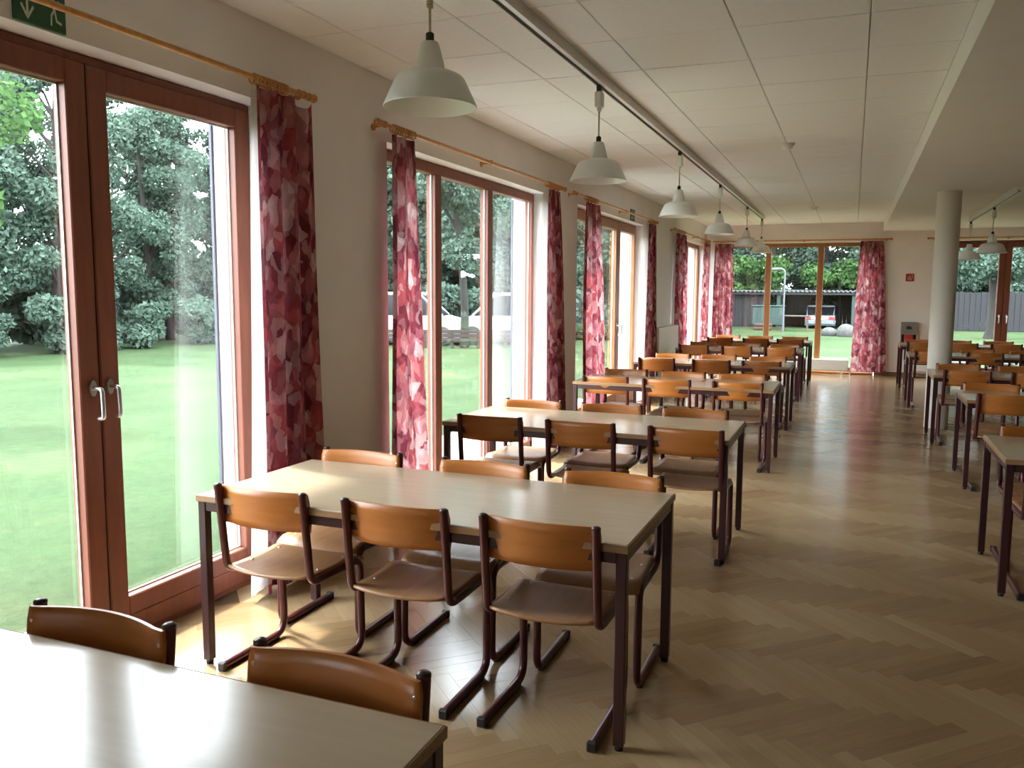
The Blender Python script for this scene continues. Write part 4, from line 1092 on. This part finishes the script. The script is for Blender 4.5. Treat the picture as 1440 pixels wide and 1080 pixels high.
# white garden house among the bushes
t = empty('garden_house', (-25.2, 20.3, gz(0, 20)), math.radians(38)); tag(t, 'small white garden house half hidden in the trees', 'garden house')
hw = plain('white_painted_boards', (.16, .175, .21), .6)
MB().bbox(-.62, .62, -.9, .9, 0, 1.95, .01).build('wall', hw, t)
MB().prism([(-.85, 1.90), (.85, 1.90), (.85, 1.97), (0, 2.28), (-.85, 1.97)], -1.1, 1.1, lambda x, y, z: (x, z, y)).build('roof', plain('grey_roof_felt', (.08, .085, .095), .8), t)
wn = MB().bbox(-.08, .22, -.93, -.895, 1.2, 1.75, .005).build('window', hw, t)
MB().box(-.04, .18, -.935, -.925, 1.25, 1.70).build('pane', M['carglass'], wn)
MB().bbox(.25, .55, -.93, -.895, .05, 1.75, .005).build('door', hw, t)

# the long dark shed with an open carport, posts, corrugated roof
sh = empty('garden_shed', (-2.4, 47.0, gz(0, 47))); tag(sh, 'long dark garden shed with an open carport and corrugated roof edge', 'shed')
M['shed'] = wood('dark_shed_boards', (.0045, .004, .005), (.009, .008, .009), .8, (10, 10, 1))
M['teal'] = plain('teal_green_paint', (.006, .024, .020), .6)
zt = 1.92
for k in range(46):                      # back wall boards
    link_mesh('board', MB().bbox(-.097, .097, -.012, .012, 0, zt - .02, .004).mesh('board', M['shed']) if k == 0 else BOARD, sh, (-4.6 + k * .2, 4.4, 0)) if k else None
    if k == 0:
        BOARD = MB().bbox(-.097, .097, -.012, .012, 0, zt - .02, .004).mesh('board', M['shed'])
        link_mesh('board', BOARD, sh, (-4.6, 4.4, 0))
for k in range(15): link_mesh('board', BOARD, sh, (-4.6 + k * .2, 0, 0))        # front of the closed part
for k in range(12): link_mesh('board', BOARD, sh, (2.75 + k * .2, 0, 0))
for k in range(22): link_mesh('board', BOARD, sh, (-1.75, .1 + k * .2, 0), (0, 0, PI / 2)); link_mesh('board', BOARD, sh, (2.65, .1 + k * .2, 0), (0, 0, PI / 2))
for x in (-1.25, 2.45, 5.0): MB().bbox(x - .10, x + .10, -.16, .0, 0, zt, .01).build('post', M['teal'], sh)
# corrugated roof sheet
vs, fs = [], []; n = 220
for j, (y, z) in enumerate(((-.35, zt), (4.7, zt + .10))):
    for i in range(n + 1):
        x = -4.8 + 10.0 * i / n; vs.append((x, y, z + .035 * math.sin(x * 2 * PI / .22)))
for j, (y, z) in enumerate(((-.35, zt + .03), (4.7, zt + .13))):
    for i in range(n + 1):
        x = -4.8 + 10.0 * i / n; vs.append((x, y, z + .035 * math.sin(x * 2 * PI / .22)))
q = n + 1
for i in range(n):
    fs += [(i, i + q, i + q + 1, i + 1), (2 * q + i, 2 * q + i + 1, 3 * q + i + 1, 3 * q + i), (i, i + 1, 2 * q + i + 1, 2 * q + i)]
mb = MB(); mb.add(vs, fs, False); mb.build('corrugated_roof', plain('weathered_corrugated_sheet', (.06, .063, .063), .6), sh)
MB().bbox(-4.8, 5.2, -.30, -.26, zt - .16, zt - .035, .005).build('fascia', M['shed'], sh)

# plank fence continuing past the pillar
fe = empty('plank_fence', (8.6, 48.6, gz(0, 48))); tag(fe, 'dark plank fence outside the end-wall door', 'fence')
FB = MB().bbox(-.12, .12, -.015, .015, 0, 1.95, .005).mesh('plank', plain('purple_grey_planks', (.0065, .0055, .008), .8, var=.25, scale=4))
for k in range(34): link_mesh('plank', FB, fe, (-4.2 + k * .25, rnd.uniform(-.01, .01), rnd.uniform(-.02, .02)))
for x in (-4.25, -.1, 4.1): MB().bbox(x - .15, x + .15, -.12, -.02, 0, 2.0, .01).build('post', M['teal'], fe)

# boulders
def boulder(label, x, y, s, seed):
    import bmesh
    bm = bmesh.new(); bmesh.ops.create_icosphere(bm, subdivisions=3, radius=1)
    R = np.random.default_rng(seed); dirs = R.normal(size=(9, 3)); dirs /= np.linalg.norm(dirs, axis=1)[:, None]; am = R.uniform(-.12, .16, 9)
    for v in bm.verts:
        p = np.array(v.co); k = 1 + sum(a * max(0, float(p @ d)) ** 3 for a, d in zip(am, dirs)); v.co = Vector((p[0] * k * s[0], p[1] * k * s[1], p[2] * k * s[2]))
    me = bpy.data.meshes.new('boulder'); bm.to_mesh(me); bm.free(); me.materials.append(M['rock'])
    me.polygons.foreach_set('use_smooth', [True] * len(me.polygons))
    tag(link_mesh('boulder', me, None, (x, y, gz(x, y) + s[2] * .35)), label, 'boulder', 'boulders on the far lawn')
M['rock'] = plain('pale_granite', (.045, .045, .042), .9, var=.35, scale=5, bump=.6, bscale=9)
boulder('darker flat boulder on the lawn, farther from the curtain', -.90, 38.6, (.31, .28, .27), 3)
boulder('paler bigger boulder on the lawn beside the curtain', -.20, 38.2, (.38, .34, .36), 4)

# street lamp, white posts, trestle, green container by the shed
t = empty('street_lamp', (-3.05, 42.2, gz(0, 42))); tag(t, 'pale lamp post with a curved neck in front of the shed', 'street lamp')
pw = plain('pale_painted_steel', (.075, .08, .09), .4)
MB().tube(rounded([(0, 0, 0), (0, 0, 2.95), (-.42, 0, 3.0)], .22, 6), .045, 10).build('mast', pw, t)
MB().bbox(-.62, -.34, -.09, .09, 2.90, 3.02, .04).build('lamp_head', pw, t)
t = empty('container', (-3.95, 44.6, gz(0, 44))); tag(t, 'teal green container standing against the shed', 'container')
MB().bbox(-.75, .75, -.45, .45, .22, 1.15, .03).build('body', plain('teal_container', (.005, .026, .021), .5), t); MB().bbox(-.79, .79, -.49, .49, 1.15, 1.22, .02).build('lid', M['teal'], t)
for x in (-.6, .6): MB().tube([(x, -.4, .11), (x, -.3, .11)], .11, 12).build('wheel', M['black'], t)
t = empty('trestle', (-2.55, 43.2, gz(0, 43))); tag(t, 'weathered wooden trestle table in front of the carport', 'trestle')
wt = wood('weathered_timber', (.04, .034, .028), (.06, .05, .042), .8)
MB().bbox(-.62, .62, -.3, .3, .70, .76, .008).build('top', wt, t)
for x in (-.55, .55):
    for y in (-.25, .25): MB().bbox(x - .035, x + .035, y - .035, y + .035, 0, .70, .005).build('leg', wt, t)
t = empty('log_pile', (-4.05, 43.2, gz(0, 43))); tag(t, 'low pile of brown logs beside the pale posts', 'log pile')
lm = MB().tube([(-.4, 0, 0), (.4, 0, 0)], .09, 10).mesh('log', plain('cut_logs', (.03, .016, .009), .9, var=.2))
for k in range(5): link_mesh('log', lm, t, (0, -.36 + k * .18, .09))
for k in range(4): link_mesh('log', lm, t, (0, -.27 + k * .18, .245))
